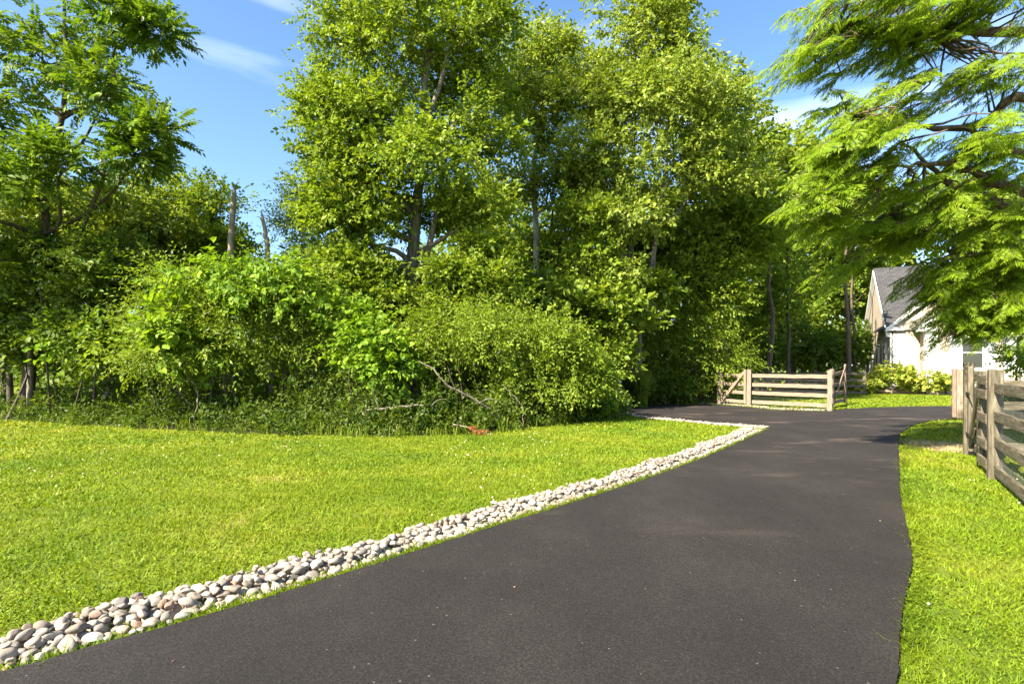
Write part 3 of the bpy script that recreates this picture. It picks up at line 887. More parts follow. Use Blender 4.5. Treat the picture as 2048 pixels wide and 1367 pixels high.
def bush(name, label, cat, lobes, leaf, kind='small', per_m2=16, cl_r=0.45, per=18, scale=1.0, seed=0, group=None, stems=8, stem_mat=None,
         droop=0.15, extra=(), base=None, lo=0.5, zmin=0.12):
    r = np.random.default_rng(seed)
    cs = np.array([l[0] for l in lobes])
    if base is None: base = cs.mean(0)
    root = empty(name, (base[0], base[1], 0))
    tag(root, label, cat, group)
    fol = Foliage()
    for lb in ragged(lobes, r): fill_lobe(fol, lb, kind, per_m2 * 0.85, cl_r, r, per, scale, droop, lo, zmin)
    for lb in lobes: fill_lobe(fol, lb, kind, per_m2 * 0.22, cl_r, r, per, scale, droop, 0.3, zmin, 0.85)
    for lb, mat, kd, pm, sc in extra:
        f2 = Foliage()
        for l2 in ragged([lb], r, 9, 0.6, 1.0): fill_lobe(f2, l2, kd, pm, 0.35, r, 10, sc, 0.35, 0.6, zmin, 1.1)
        link('vine_leaves', f2.acc.mesh('vine_leaves', mat), root)
    for k in range(stems):
        lb = lobes[k % len(lobes)]
        top = lb[0] + r.normal(0, 0.35, 3) * lb[1]
        foot = np.array([top[0] * 0.75 + base[0] * 0.25 + r.normal(0, 0.25), lb[0][1] + r.normal(0, 0.4), -0.03])
        s = curve_to(foot, top, r, 0.1, 8, 0.07)
        rr = r.uniform(0.018, 0.045)
        a = Acc(); a.tube(s, np.linspace(rr, rr * 0.35, 8), 5)
        link('stem', a.mesh('stem', stem_mat or M['bark_dark'], True), root)
    link('foliage', fol.acc.mesh('foliage', leaf), root)
    return root

def tp(*pts):      # trunk points given as (x px, y px, Z); a y of None means on the ground
    o = []
    for x, y, Z in pts:
        o.append(np.array([(x - 1024) / F * Z, Z, -0.05]) if y is None else P(x, y, Z))
    return o

# ------------------------------------------------------------------ house
def house():
    ang = math.atan2(-0.39, 0.92)
    hs = empty('house', (23.35, 34.0, 0), ang)
    tag(hs, 'cream stucco cottage with steep grey shingle roof and white trim behind the cypress', 'house')
    def part(name, mat, shapes, parent=None):
        a = Acc()
        for s in shapes: a.add(*s)
        return link(name, a.mesh(name, mat), parent or hs, True)
    def bx(*v): return (box_pts(*v), BOX_Q)
    def prism(poly, y0, y1):        # polygon in x,z extruded along y
        n = len(poly); p = np.array([[x, y0, z] for x, z in poly] + [[x, y1, z] for x, z in poly])
        q = [[i, (i + 1) % n, n + (i + 1) % n, n + i] for i in range(n)]
        t = [[0, i, i + 1] for i in range(1, n - 1)] + [[n, n + i + 1, n + i] for i in range(1, n - 1)]
        return (p, np.array(q), np.array(t))
    def prism_x(poly, x0, x1):      # polygon in y,z extruded along x
        v, q, t = prism(poly, x0, x1)
        return (v[:, [1, 0, 2]], q[:, ::-1], t[:, ::-1])
    # main block, gable end at x=0
    part('wall', M['stucco'], [prism_x([(0, 0), (7, 0), (7, 4.1), (3.5, 8.15), (0, 4.1)], 0, 13)])
    # roof slopes as thin slabs
    def slope_x(x0, x1, ya, za, yb, zb, th=0.12):
        return prism_x([(ya, za), (yb, zb), (yb, zb + th), (ya, za + th)], x0, x1)
    sl = 4.05 / 3.5
    rf = part('roof', M['roof'], [slope_x(-0.22, 13.2, -0.35, 4.1 - 0.35 * sl + 0.02, 3.5, 8.17), slope_x(-0.22, 13.2, 7.35, 4.1 - 0.35 * sl + 0.02, 3.5, 8.17)])
    part('rake_board', M['white_paint'], [prism_x([(-0.38, 3.66), (3.5, 8.15), (3.5, 7.93), (-0.38, 3.44)], -0.26, -0.03), ])
    part('rake_board', M['white_paint'], [prism_x([(7.38, 3.66), (3.5, 8.15), (3.5, 7.93), (7.38, 3.44)], -0.26, -0.03)])
    # front wing with its own gable (x,z), flush wall just forward of the main block
    def wing(x0, x1, y0, y1, eave, peak, mat=M['stucco']):
        xm = (x0 + x1) / 2; s = (peak - eave) / (xm - x0)
        part('wing_wall', mat, [prism([(x0, 0), (x1, 0), (x1, eave), (xm, peak), (x0, eave)], y0, y1)])
        o = 0.42
        part('wing_roof', M['roof'], [prism([(x0 - o, eave - o * s + 0.03), (xm, peak + 0.03), (xm, peak + 0.15), (x0 - o, eave - o * s + 0.15)], y0 - 0.18, y1),
                                      prism([(x1 + o, eave - o * s + 0.03), (x1 + o, eave - o * s + 0.15), (xm, peak + 0.15), (xm, peak + 0.03)], y0 - 0.18, y1)])
        for sx in (-1, 1):
            xe = x0 - o - 0.02 if sx < 0 else x1 + o + 0.02
            part('rake_board', M['white_paint'], [prism([(xe, eave - (o + 0.02) * s + 0.13), (xm, peak + 0.13), (xm, peak - 0.12), (xe, eave - (o + 0.02) * s - 0.12)][::(1 if sx > 0 else -1)], y0 - 0.235, y0 - 0.185)])
        part('eave_return', M['white_paint'], [bx(x0 - o, x0 + 0.5, y0 - 0.24, y0 + 0.3, eave - 0.40, eave - 0.20)])
    wing(0.12, 6.0, -0.35, 3.0, 4.2, 6.75)
    wing(1.45, 7.6, -1.6, 1.0, 4.05, 6.2)
    # quoins: white corner blocks, alternately wide and narrow
    for x0, y0 in ((0.12, -0.35), (1.45, -1.6)):
        for k in range(6):
            w = 0.62 if k % 2 == 0 else 0.56
            part('quoin', M['white_paint'], [bx(x0 - 0.035, x0 + w, y0 - 0.035, y0 + 0.4, 0.30 + k * 0.56, 0.30 + k * 0.56 + 0.525)])
    # windows on the projecting wing
    def window(x0, x1, z0, z1, y, rows=2, shut=True):
        w = part('window', M['white_paint'], [bx(x0, x1, y - 0.06, y - 0.003, z1 - 0.09, z1), bx(x0, x1, y - 0.06, y - 0.003, z0, z0 + 0.09),
                                              bx(x0, x0 + 0.09, y - 0.058, y - 0.003, z0 + 0.09, z1 - 0.09), bx(x1 - 0.09, x1, y - 0.058, y - 0.003, z0 + 0.09, z1 - 0.09)])
        part('pane', M['glass'], [bx(x0 + 0.09, x1 - 0.09, y - 0.02, y - 0.004, z0 + 0.09, z1 - 0.09)], w)
        for k in range(1, rows):
            zz = z0 + (z1 - z0) * k / rows
            part('glazing_bar', M['white_paint'], [bx(x0 + 0.09, x1 - 0.09, y - 0.05, y - 0.022, zz - 0.03, zz + 0.03)], w)
        part('sill', M['white_paint'], [bx(x0 - 0.08, x1 + 0.08, y - 0.14, y - 0.003, z0 - 0.10, z0 - 0.002)], w)
        if shut:
            for a, b in ((x0 - 0.48, x0 - 0.03), (x1 + 0.03, x1 + 0.48)):
                part('shutter', M['shutter_grey'], [bx(a, b, y - 0.05, y - 0.003, z0, z1)])
    window(3.05, 4.15, 1.45, 3.35, -1.6)
    window(5.45, 6.75, 1.45, 3.35, -1.6)
    # tall narrow windows with white frames on the gable end (facing -x)
    for k, yc in enumerate((1.25, 3.3, 5.3)):
        w = part('window', M['white_paint'], [bx(-0.06, -0.003, yc - 0.48, yc + 0.48, 1.2, 3.1)])
        part('pane', M['glass'], [bx(-0.075, -0.062, yc - 0.12, yc + 0.12, 1.3, 3.0)], w)
        part('sill', M['white_paint'], [bx(-0.14, -0.003, yc - 0.55, yc + 0.55, 1.09, 1.198)], w)
    a = Acc(); a.tube([(-0.03, -0.42, 3.65), (-0.03, -0.41, 2.0), (-0.03, -0.41, 0.1)], 0.045, 6)
    link('downspout', a.mesh('downspout', M['white_paint'], True), hs, True)
    a = Acc(); a.tube([(-0.06, 6.9, 3.6), (-0.06, 6.9, 0.1)], 0.05, 6)
    link('downspout', a.mesh('downspout', M['white_paint'], True), hs, True)
    # chimney on the ridge
    part('chimney', M['stucco'], [bx(9.0, 10.0, 3.0, 4.0, 7.2, 9.4)], rf)
house()

# ------------------------------------------------------------------ fences and gates
rf_ = np.random.default_rng(21)
def beam(parent, name, a, b, w, t, mat, up=(0, 0, 1), rough=0.004):
    """board from a to b (world), height w, thickness t; own local frame so the grain runs along it"""
    a, b = np.asarray(a, float), np.asarray(b, float)
    L = np.linalg.norm(b - a); d = (b - a) / L
    side = np.cross(np.array(up, float), d); side /= np.linalg.norm(side); u = np.cross(d, side)
    n = max(2, int(L / 0.35)) + 1
    V = []
    for i in range(n):
        z = L * i / (n - 1)
        j = rf_.normal(0, rough, 2)
        for sx, sy in ((-1, -1), (1, -1), (1, 1), (-1, 1)):
            V.append([sx * t / 2 + j[0] * 0.6, sy * w / 2 + j[1], z])
    q = [[i * 4 + k, i * 4 + (k + 1) % 4, i * 4 + 4 + (k + 1) % 4, i * 4 + 4 + k] for i in range(n - 1) for k in range(4)]
    q += [[3, 2, 1, 0], [n * 4 - 4, n * 4 - 3, n * 4 - 2, n * 4 - 1]]
    me = np_mesh(name, V, [np.array(q)], mat)
    from mathutils import Matrix
    o = bpy.data.objects.new(name, me); COL.objects.link(o)
    o.parent = parent
    Mx = Matrix(((side[0], u[0], d[0], a[0]), (side[1], u[1], d[1], a[1]), (side[2], u[2], d[2], a[2]), (0, 0, 0, 1)))
    o.matrix_local = Matrix.Translation(-Vector(parent.location)) @ Mx
    bv = o.modifiers.new('bevel', 'BEVEL'); bv.width = 0.007; bv.segments = 1; bv.limit_method = 'ANGLE'
    return o

def post(parent, p, h, w, mat, lean=0.008, name='post'):
    top = np.array([p[0] + rf_.normal(0, lean), p[1] + rf_.normal(0, lean), h])
    return beam(parent, name, (p[0], p[1], -0.1), top, w, w, mat, up=(0.55, 0.83, 0))

HB = [0.17, 0.53, 0.85, 1.20]
def fence(label, pts, mat, post_w=0.15, h=1.43, hts=HB, side=1, over=0.06, bw=0.14, group=None, skip=(), off=None):
    root = empty('board_fence', (*pts[0], 0)); tag(root, label, 'fence', group)
    for i, p in enumerate(pts):
        if i not in skip: post(root, p, h + rf_.normal(0, 0.01), post_w, mat)
    for a, b in zip(pts[:-1], pts[1:]):
        a, b = np.asarray(a, float), np.asarray(b, float)
        d = (b - a) / np.linalg.norm(b - a); nn = np.array([d[1], -d[0]]) * side
        for z in hts:
            j = rf_.normal(0, 0.012, 2)
            oo = post_w / 2 + 0.022 if off is None else off
            p0 = a + nn * oo - d * over; p1 = b + nn * oo + d * over
            beam(root, 'board', (*p0, z + j[0]), (*p1, z + j[1]), bw, 0.04, mat)
    return root

def gate(label, a, b, mat, h=1.40, z0=0.13, htop=None, hts=(0.20, 0.55, 0.88, 1.22), diag=1, st=0.10, cross=False, drop=False, leaves=1):
    """a = hinge side"""
    a, b = np.asarray(a, float), np.asarray(b, float)
    root = empty('wooden_gate', (*a, 0)); tag(root, label, 'gate')
    d = (b - a) / np.linalg.norm(b - a); L = np.linalg.norm(b - a)
    nn = np.array([d[1], -d[0]])
    for p, hh in ((a + d * st / 2, h), (b - d * st / 2, htop or h)):
        beam(root, 'stile', (*p, z0 - 0.04), (*p, hh), st, 0.07, mat, up=(*d, 0))
    for z in hts:
        p0, p1 = a + d * 0.01 - nn * 0.056, b - d * 0.01 - nn * 0.056
        beam(root, 'board', (*p0, z), (*p1, z + (((htop or h) - h) * 0.6 if z == hts[-1] else 0)), 0.13, 0.035, mat)
    q0, q1 = a + d * st + nn * 0.02, b - d * st + nn * 0.02
    zt = (htop or h) - 0.10
    if diag > 0: beam(root, 'brace', (*q0, 0.22), (*q1, zt), 0.12, 0.036, mat)
    else: beam(root, 'brace', (*q0, zt), (*q1, 0.22), 0.12, 0.036, mat)
    for z in (0.38, 1.05):
        beam(root, 'hinge', (*(a - d * 0.05 + nn * 0.045), z), (*(a + d * 0.34 + nn * 0.045), z), 0.05, 0.012, M['iron'], rough=0)
    if drop:
        acc = Acc(); p = b - d * 0.02 + nn * 0.06
        acc.tube([(*p, 0.75), (*p, 0.4), (*p, 0.02)], 0.011, 6)
        link('drop_rod', acc.mesh('drop_rod', M['iron'], True), root)
    return root

def wire_panel(root, a, b, z0, z1, off):
    a, b = np.asarray(a, float), np.asarray(b, float); L = np.linalg.norm(b - a); d = (b - a) / L
    nn = np.array([d[1], -d[0]]) * off
    acc = Acc()
    for k in range(int(L / 0.055) + 1):
        p = a + d * k * 0.055 + nn
        acc.tube([(*p, z0), (*p, z1)], 0.0016, 3, False)
    for k in range(int((z1 - z0) / 0.10) + 1):
        p, q = a + nn, b + nn
        acc.tube([(*p, z0 + k * 0.1), (*q, z0 + k * 0.1)], 0.0016, 3, False)
    link('wire_mesh', acc.mesh('wire_mesh', M['wire']), root)

gA = np.array([8.60, 22.85]); gB = np.array([9.28, 21.55]); gC = np.array([10.95, 18.95])
f1 = fence('tan four-board fence beside the driveway in front of the woods', [gB, gC], M['wood_tan'], post_w=0.15, side=-1)
wire_panel(f1, gB, gC, 0.05, 1.15, -0.13)
e1 = empty('gate_post', (*gA, 0)); tag(e1, 'slim tan wooden post at the bush end of the fence', 'post')
post(e1, gA, 1.47, 0.13, M['wood_tan'])
dg = (gB - gA) / np.linalg.norm(gB - gA)
gate('small tan gate with one diagonal brace, closed, between two posts by the bushes', gA + dg * 0.10, gB - dg * 0.12, M['wood_tan'], h=1.43, diag=1, hts=(0.17, 0.53, 0.85, 1.20))
hB = np.array([12.05, 20.65]); hE = np.array([13.55, 22.35])
gate('brown driveway gate leaf swung open onto the grass, diagonal brace facing the drive', hB, hE, M['wood_brown'], h=1.45, htop=1.66, diag=1, drop=True, hts=(0.20, 0.52, 0.86, 1.22, 1.38)[:4])
e2 = empty('gate_post', (11.88, 20.5, 0)); tag(e2, 'reddish brown hinge post of the open gate leaf', 'post')
post(e2, (11.92, 20.52), 1.46, 0.12, M['wood_brown'])
# board fence of the paddock behind, along the woods
fence('dark weathered board fence at the back of the grass enclosure along the woods', [np.array((11.6, 32.6)), np.array((14.4, 31.9)), np.array((17.2, 31.2)), np.array((19.6, 30.6))], M['wood_grey'], post_w=0.14)

# near fence at the right with its pair of gate leaves
dn = np.array([0.552, 0.834])
n0 = np.array([6.34, 7.22])
nf = fence('weathered grey green board fence closest to the camera at the edge of the drive', [n0, n0 - dn * 2.6, n0 - dn * 5.2, n0 - dn * 7.8], M['wood_grey'], post_w=0.15, h=1.45, side=1, over=-0.06, off=0.0, bw=0.135, hts=[0.15, 0.50, 0.85, 1.21])
wire_panel(nf, n0 - dn * 0.08, n0 - dn * 5.2, 0.05, 1.15, -0.03)
gate('narrow weathered gate leaf hinged on the thick grey post', n0 + dn * 0.16, n0 + dn * 0.93, M['wood_grey'], h=1.42, diag=-1, st=0.09, hts=(0.16, 0.42, 0.78, 1.10, 1.30))
gate('second weathered gate leaf with black latch and drop rod, far half of the pair', n0 + dn * 2.32, n0 + dn * 0.98, M['wood_grey'], h=1.50, htop=1.43, diag=1, st=0.10, drop=True, hts=(0.16, 0.42, 0.78, 1.10, 1.34))
e3 = empty('gate_post', (*(n0 + dn * 2.48), 0)); tag(e3, 'tall weathered grey post at the far end of the paired gate leaves', 'post')
post(e3, n0 + dn * 2.46, 1.56, 0.14, M['wood_grey'])
n2 = n0 + dn * 2.46
fence('weathered board fence turning away behind the paired gate leaves', [n2 + np.array((0.25, -0.02)), n2 + np.array((2.9, -0.9)), n2 + np.array((5.4, -1.8))], M['wood_grey'], post_w=0.15)
e4 = empty('gate_post', (13.15, 16.15, 0)); tag(e4, 'double tan gate post where the driveway disappears behind the near fence', 'post')
post(e4, (13.08, 16.05), 1.46, 0.17, M['wood_tan']); post(e4, (13.22, 16.40), 1.46, 0.15, M['wood_brown'])

# rocks edging the flower bed
for k, (x, y, sz, lab) in enumerate([(1716, 782, 0.34, 'first brown bed rock, nearest the open gate leaf'), (1741, 783, 0.40, 'second brown bed rock from the open gate leaf'), (1765, 784, 0.52, 'biggest brown bed rock, third from the open gate leaf'),
                                  (1800, 781, 0.36, 'fourth brown bed rock in front of the hydrangea'), (1840, 780, 0.30, 'flat brown rock between the two house shrubs'), (1893, 781, 0.42, 'brown rock below the small round house shrub')]):
    v, f = stone_template(300 + k)
    q = G(x, y + 3)
    me = np_mesh('bed_rock', v * np.array([1.15, 0.8, 0.55]) * sz, [f], M['rock'], True)
    o = link('bed_rock', me); o.location = (q[0], q[1], 0.10); o.rotation_euler = (0, 0, k * 1.3)
    tag(o, lab, 'rock', 'rocks edging the flower bed')

# ------------------------------------------------------------------ trees
LP = lobe_px
# walnut-like tree on the left with long compound leaves
tree('walnut_tree', 'tall dark-trunked tree with long feathery compound leaves at the left edge of the lawn', 'tree',
     [(tp((48, None, 16.6), (70, 620, 16.4), (88, 470, 16.2), (97, 350, 16.0), (128, 225, 15.8), (130, 80, 15.6), (125, -120, 15.4)), 0.17, 0.03)],
     [LP(150, 130, 15.7, 150, 90), LP(255, 45, 15.0, 70, 50, 1.0), LP(215, 190, 15.0, 75, 42, 0.9), LP(30, 70, 15.4, 110, 90), LP(20, 240, 15.2, 120, 80), LP(140, -80, 15.9, 170, 100),
      LP(290, 262, 14.8, 45, 16, 0.4), LP(280, 318, 15.0, 60, 22, 0.5), LP(40, 370, 15.0, 110, 70, 1.2), LP(130, 340, 14.8, 60, 40, 0.8), LP(-150, 150, 15.4, 150, 180), LP(-330, 150, 13.6, 130, 140), LP(-330, 380, 13.2, 120, 100), LP(-420, 200, 12.6, 120, 150), LP(15, 560, 15.6, 60, 60, 0.7), LP(-120, 430, 15.4, 120, 120), LP(318, 70, 15.0, 25, 40, 0.3)],
     M['leaf_walnut'], M['bark_dark'], kind='frond', per_m2=3.6, cl_r=0.42, per=7, seed=1, droop=-0.12,
     extra_limbs=[(tp((120, 240, 15.8), (180, 205, 15.5), (222, 175, 15.3), (232, 120, 15.1)), 0.06, 0.02), (tp((122, 235, 15.8), (90, 195, 15.7), (62, 170, 15.6)), 0.055, 0.02),
                  (tp((100, 320, 15.9), (150, 305, 15.4), (200, 345, 15.1), (270, 370, 14.9)), 0.05, 0.015), (tp((90, 300, 15.9), (40, 270, 15.6), (-20, 240, 15.4)), 0.05, 0.02)])
# main big tree
tree('maple_tree', 'largest broad-crowned tree with a thick pale grey trunk rising from the middle of the hedgerow', 'tree',
     [(tp((822, None, 18), (822, 600, 18), (828, 480, 18), (838, 380, 18), (850, 200, 18), (855, 40, 18), (850, -150, 18)), 0.27, 0.05)],
     [LP(735, 250, 17.2, 110, 76), LP(860, 120, 17.6, 150, 110), LP(690, 390, 16.8, 85, 62, 1.3), LP(760, 20, 17.6, 125, 75), LP(840, 320, 16.4, 110, 70, 1.4), LP(900, -110, 18, 170, 110),
      LP(690, 205, 17.4, 75, 48, 1.2), LP(960, 290, 18, 75, 75), LP(705, 440, 16.6, 70, 42, 1.1), LP(970, 60, 18, 65, 90), LP(945, 430, 17.5, 58, 50, 1.1), LP(655, 225, 17.6, 42, 45, 0.8), LP(680, 90, 17.6, 60, 50, 0.9), LP(655, 425, 17, 48, 45, 0.9), LP(880, 220, 19.5, 130, 200, 1.6), LP(745, 345, 17.2, 75, 50), LP(672, 315, 17.2, 50, 38, 0.9), LP(850, 440, 20.2, 95, 55, 1.0)],
     M['leaf_maple'], M['bark'], per_m2=17.5, cl_r=0.6, seed=2,
     extra_limbs=[(tp((836, 560, 18), (850, 520, 17.9), (868, 450, 17.8), (885, 350, 17.6), (905, 250, 17.4)), 0.13, 0.05), (tp((832, 440, 18), (800, 400, 17.5), (740, 350, 17.2)), 0.09, 0.03), (tp((846, 260, 18), (880, 170, 17.8), (900, 80, 17.6)), 0.10, 0.04)])
# slim pale trunk right of it
tree('slim_tree', 'slim tall tree with a straight pale trunk right of the largest tree', 'tree',
     [(tp((1076, None, 23.5), (1074, 600, 23.5), (1071, 450, 23.5), (1069, 330, 23.5), (1085, 230, 23.5), (1080, 90, 23.5)), 0.19, 0.04)],
     [LP(1060, 120, 23, 85, 85), LP(1090, 250, 23, 75, 65), LP(1020, 200, 23, 60, 80), LP(1130, 160, 23.3, 70, 80), LP(1010, 380, 23.6, 75, 55), LP(1130, 385, 23.5, 60, 60)],
     M['leaf_light'], M['bark_pale'], per_m2=13, cl_r=0.75, seed=3, scale=1.15)
# multi-stem tree in the centre right
tree('multi_stem_tree', 'wide multi-stemmed tree with silvery light leaf tips, centre of the woods behind the drive', 'tree',
     [(tp((1275, None, 21.5), (1278, 600, 21.5), (1300, 555, 21.5), (1318, 430, 21.5), (1335, 310, 21.3), (1345, 200, 21.2)), 0.17, 0.04),
      (tp((1255, None, 22), (1250, 560, 22), (1240, 380, 22), (1225, 230, 22), (1180, 130, 22)), 0.17, 0.04), (tp((1262, None, 22.3), (1262, 560, 22.3), (1266, 350, 22.3), (1270, 150, 22.3), (1262, 20, 22.3)), 0.16, 0.03)],
     [LP(1270, 60, 22, 95, 85), LP(1390, 200, 20.8, 100, 70), LP(1180, 190, 21.5, 95, 75), LP(1290, 210, 21, 100, 70), LP(1440, 270, 21.3, 75, 75), LP(1180, 330, 21, 90, 70), LP(1310, 340, 20.8, 105, 70), LP(1420, 380, 21.3, 90, 60),
      LP(1250, 440, 21, 100, 55), LP(1340, 0, 22.2, 55, 50), LP(1300, -70, 22.5, 75, 60), LP(1360, 110, 22, 45, 50), LP(1310, 250, 23, 150, 190, 1.6)],
     M['leaf_light'], M['bark'], per_m2=12, cl_r=0.66, seed=4, scale=1.1)
tree('round_tree', 'rounded green tree between the multi-stemmed tree and the cypress', 'tree',
     [(tp((1450, None, 26), (1444, 600, 26), (1440, 420, 26), (1455, 250, 26)), 0.22, 0.05)],
     [LP(1470, 300, 25.5, 60, 75), LP(1490, 400, 25, 75, 65), LP(1440, 480, 24.5, 85, 60), LP(1400, 560, 24.5, 70, 50), LP(1510, 480, 25, 60, 60), LP(1450, 220, 26, 55, 50)],
     M['leaf_maple'], M['bark_red'], kind='coarse', per_m2=11, cl_r=0.8, per=16, seed=5, limbs_as_parts=False)
tree('airy_tree', 'thin airy tree with sparse top showing sky beside the cypress', 'tree',
     [(tp((1532, None, 29), (1546, 640, 29), (1538, 560, 29), (1553, 400, 29), (1556, 290, 29)), 0.15, 0.03)],
     [LP(1555, 330, 28.7, 42, 60), LP(1575, 420, 28.5, 60, 50), LP(1540, 460, 28.3, 60, 60), LP(1600, 340, 29, 40, 60)],
     M['leaf_light'], M['bark_red'], kind='coarse', per_m2=6, cl_r=0.8, per=14, seed=6, limbs_as_parts=False)
# trees behind on the left
tree('pale_trunk_tree', 'yellow green tree with a short forked pale trunk behind the walnut', 'tree',
     [(tp((222, None, 20), (222, 500, 20), (222, 440, 20), (210, 400, 20), (200, 300, 20)), 0.20, 0.05)],
     [LP(240, 420, 19.6, 60, 40), LP(140, 430, 20, 90, 50), LP(260, 480, 19.4, 70, 35), LP(60, 460, 20, 90, 60)],
     M['leaf_light'], M['bark_pale'], kind='broad', per_m2=19, cl_r=0.7, seed=7, scale=1.2)
tree('bright_tree', 'bright yellow green rounded tree behind the dead snag', 'tree',
     [(tp((350, None, 21.5), (352, 520, 21.5), (345, 420, 21.5)), 0.18, 0.05)],
     [LP(335, 400, 21.5, 58, 62), LP(330, 490, 21, 85, 55), LP(390, 500, 21, 60, 50)],
     M['leaf_light'], M['bark_pale'], kind='broad', per_m2=24, cl_r=0.7, per=16, seed=8, limbs_as_parts=False)
tree('dome_tree', 'domed mid-green tree standing behind the taller dead snag', 'tree',
     [(tp((430, None, 20.8), (430, 520, 20.8), (428, 440, 20.8)), 0.17, 0.05)],
     [LP(425, 430, 20.6, 62, 58), LP(450, 500, 20.4, 50, 50), LP(405, 500, 20.4, 50, 50)],
     M['leaf_maple'], M['bark'], kind='broad', per_m2=24, cl_r=0.65, per=16, seed=9, limbs_as_parts=False)
tree('sapling', 'sparse thin sapling against the sky between the snags and the largest tree', 'sapling',
     [(tp((628, None, 19.5), (632, 560, 19.5), (618, 480, 19.5), (600, 420, 19.5)), 0.06, 0.012)],
     [LP(590, 440, 19.5, 40, 40), LP(640, 500, 19.5, 50, 45), LP(610, 400, 19.5, 40, 35)],
     M['leaf_maple'], M['bark'], kind='small', per_m2=7, cl_r=0.5, per=10, seed=10, limbs_as_parts=False, lo=0.2)
# darker woodland trees behind
wood = [
    ('leafy_tree', 'sunlit low tree in front of the slim pale trunk', (1160, 20.8), [(1165, 520, 45, 50), (1180, 590, 55, 36), (1165, 440, 42, 42)], 'leaf_maple', 'bark'),
    ('leafy_tree', 'sunlit low tree in front of the multi-stemmed tree on its cypress side', (1400, 24.2), [(1395, 480, 62, 50), (1385, 550, 55, 42), (1430, 600, 55, 40), (1445, 540, 46, 46)], 'leaf_maple', 'bark'),
    ('leafy_tree', 'small sunlit tree at the foot of the multi-stemmed tree', (1235, 21.0), [(1222, 560, 30, 42), (1235, 625, 45, 28)], 'leaf_light', 'bark_pale'),
    ('leafy_tree', 'dark leafy tree filling the shade behind the slim pale trunk', (950, 30), [(960, 430, 60, 60), (940, 520, 80, 60), (1010, 480, 70, 60)], 'leaf_mid', 'bark'),
    ('leafy_tree', 'leafy green tree behind the foot of the slim tree', (1115, 27), [(1110, 480, 75, 60), (1150, 560, 80, 50), (1060, 540, 70, 60)], 'leaf_maple', 'bark_dark'),
    ('leafy_tree', 'dark tree filling the gap under the multi-stemmed tree', (1215, 27), [(1220, 520, 85, 55), (1290, 500, 80, 60), (1200, 420, 70, 70)], 'leaf_mid', 'bark_pale'),
    ('leafy_tree', 'shaded tree with leaning reddish stem beyond the arching shrub', (1365, 29), [(1370, 500, 80, 60), (1340, 430, 70, 60), (1330, 590, 70, 45)], 'leaf_mid', 'bark_red'),
    ('woodland_tree', 'tall dark woodland tree beyond the tan fence, nearest the bushes', (1500, 33), [(1510, 580, 75, 60), (1480, 640, 80, 45), (1540, 520, 60, 60)], 'leaf_mid', 'bark_red'),
    ('woodland_tree', 'dark woodland tree beyond the middle of the tan fence', (1582, 41), [(1590, 560, 70, 65), (1600, 460, 65, 65), (1570, 640, 70, 40)], 'leaf_mid', 'bark_dark'),
    ('woodland_tree', 'dark woodland tree beyond the thick corner post of the tan fence', (1640, 43), [(1650, 500, 75, 70), (1640, 590, 70, 50), (1680, 420, 70, 70)], 'leaf_mid', 'bark_dark'),
    ('woodland_tree', 'woodland tree with sunlit orange-brown trunk beside the house gable', (1692, 45), [(1700, 520, 70, 60), (1730, 440, 70, 70), (1710, 600, 50, 40)], 'leaf_mid', 'bark_red'),
    ('woodland_tree', 'tall tree rising directly behind the house gable', (1745, 48), [(1750, 480, 70, 80), (1800, 430, 80, 70), (1730, 580, 35, 60)], 'leaf_maple', 'bark_dark'),
    ('woodland_tree', 'tall tree rising behind the house roof ridge', (1900, 50), [(1900, 450, 90, 90), (1980, 420, 80, 90), (2060, 450, 90, 90)], 'leaf_mid', 'bark_dark'),
    ('leafy_tree', 'yellow green understorey tree left of the thick grey trunk', (700, 21), [(700, 530, 75, 45), (760, 560, 60, 45), (650, 580, 60, 45)], 'leaf_maple', 'bark'),
    ('leafy_tree', 'green understorey tree right of the thick grey trunk', (900, 21), [(900, 570, 75, 45), (960, 600, 70, 45)], 'leaf_maple', 'bark'),
    ('woodland_tree', 'dark tree behind the walnut at the frame edge', (10, 22), [(20, 420, 90, 70), (-40, 330, 90, 80), (50, 520, 90, 50)], 'leaf_mid', 'bark_dark'),
]
for k, (nm, lab, (bx_, Z), lbs, lm, bm_) in enumerate(wood):
    top = min(l[1] for l in lbs)
    tree(nm, lab, 'tree', [(tp((bx_, None, Z), (bx_ + 4 * (-1) ** k, 640, Z), (bx_ + 6, top + 90, Z), (lbs[0][0], top, Z)), 0.008 * Z - 0.02, 0.04)],
         [LP(x, y, Z - 0.5, rx, ry) for x, y, rx, ry in lbs], M[lm], M[bm_], kind='coarse' if Z > 24.5 else 'broad', per_m2=7.5 if Z > 24.5 else 20, cl_r=0.9 if Z > 24.5 else 0.65, per=14, scale=(0.8 + Z / 120) if Z > 24.5 else 1.05, seed=30 + k,
         group='woodland trees behind the hedgerow', limbs_as_parts=False, twig=(Z < 34))
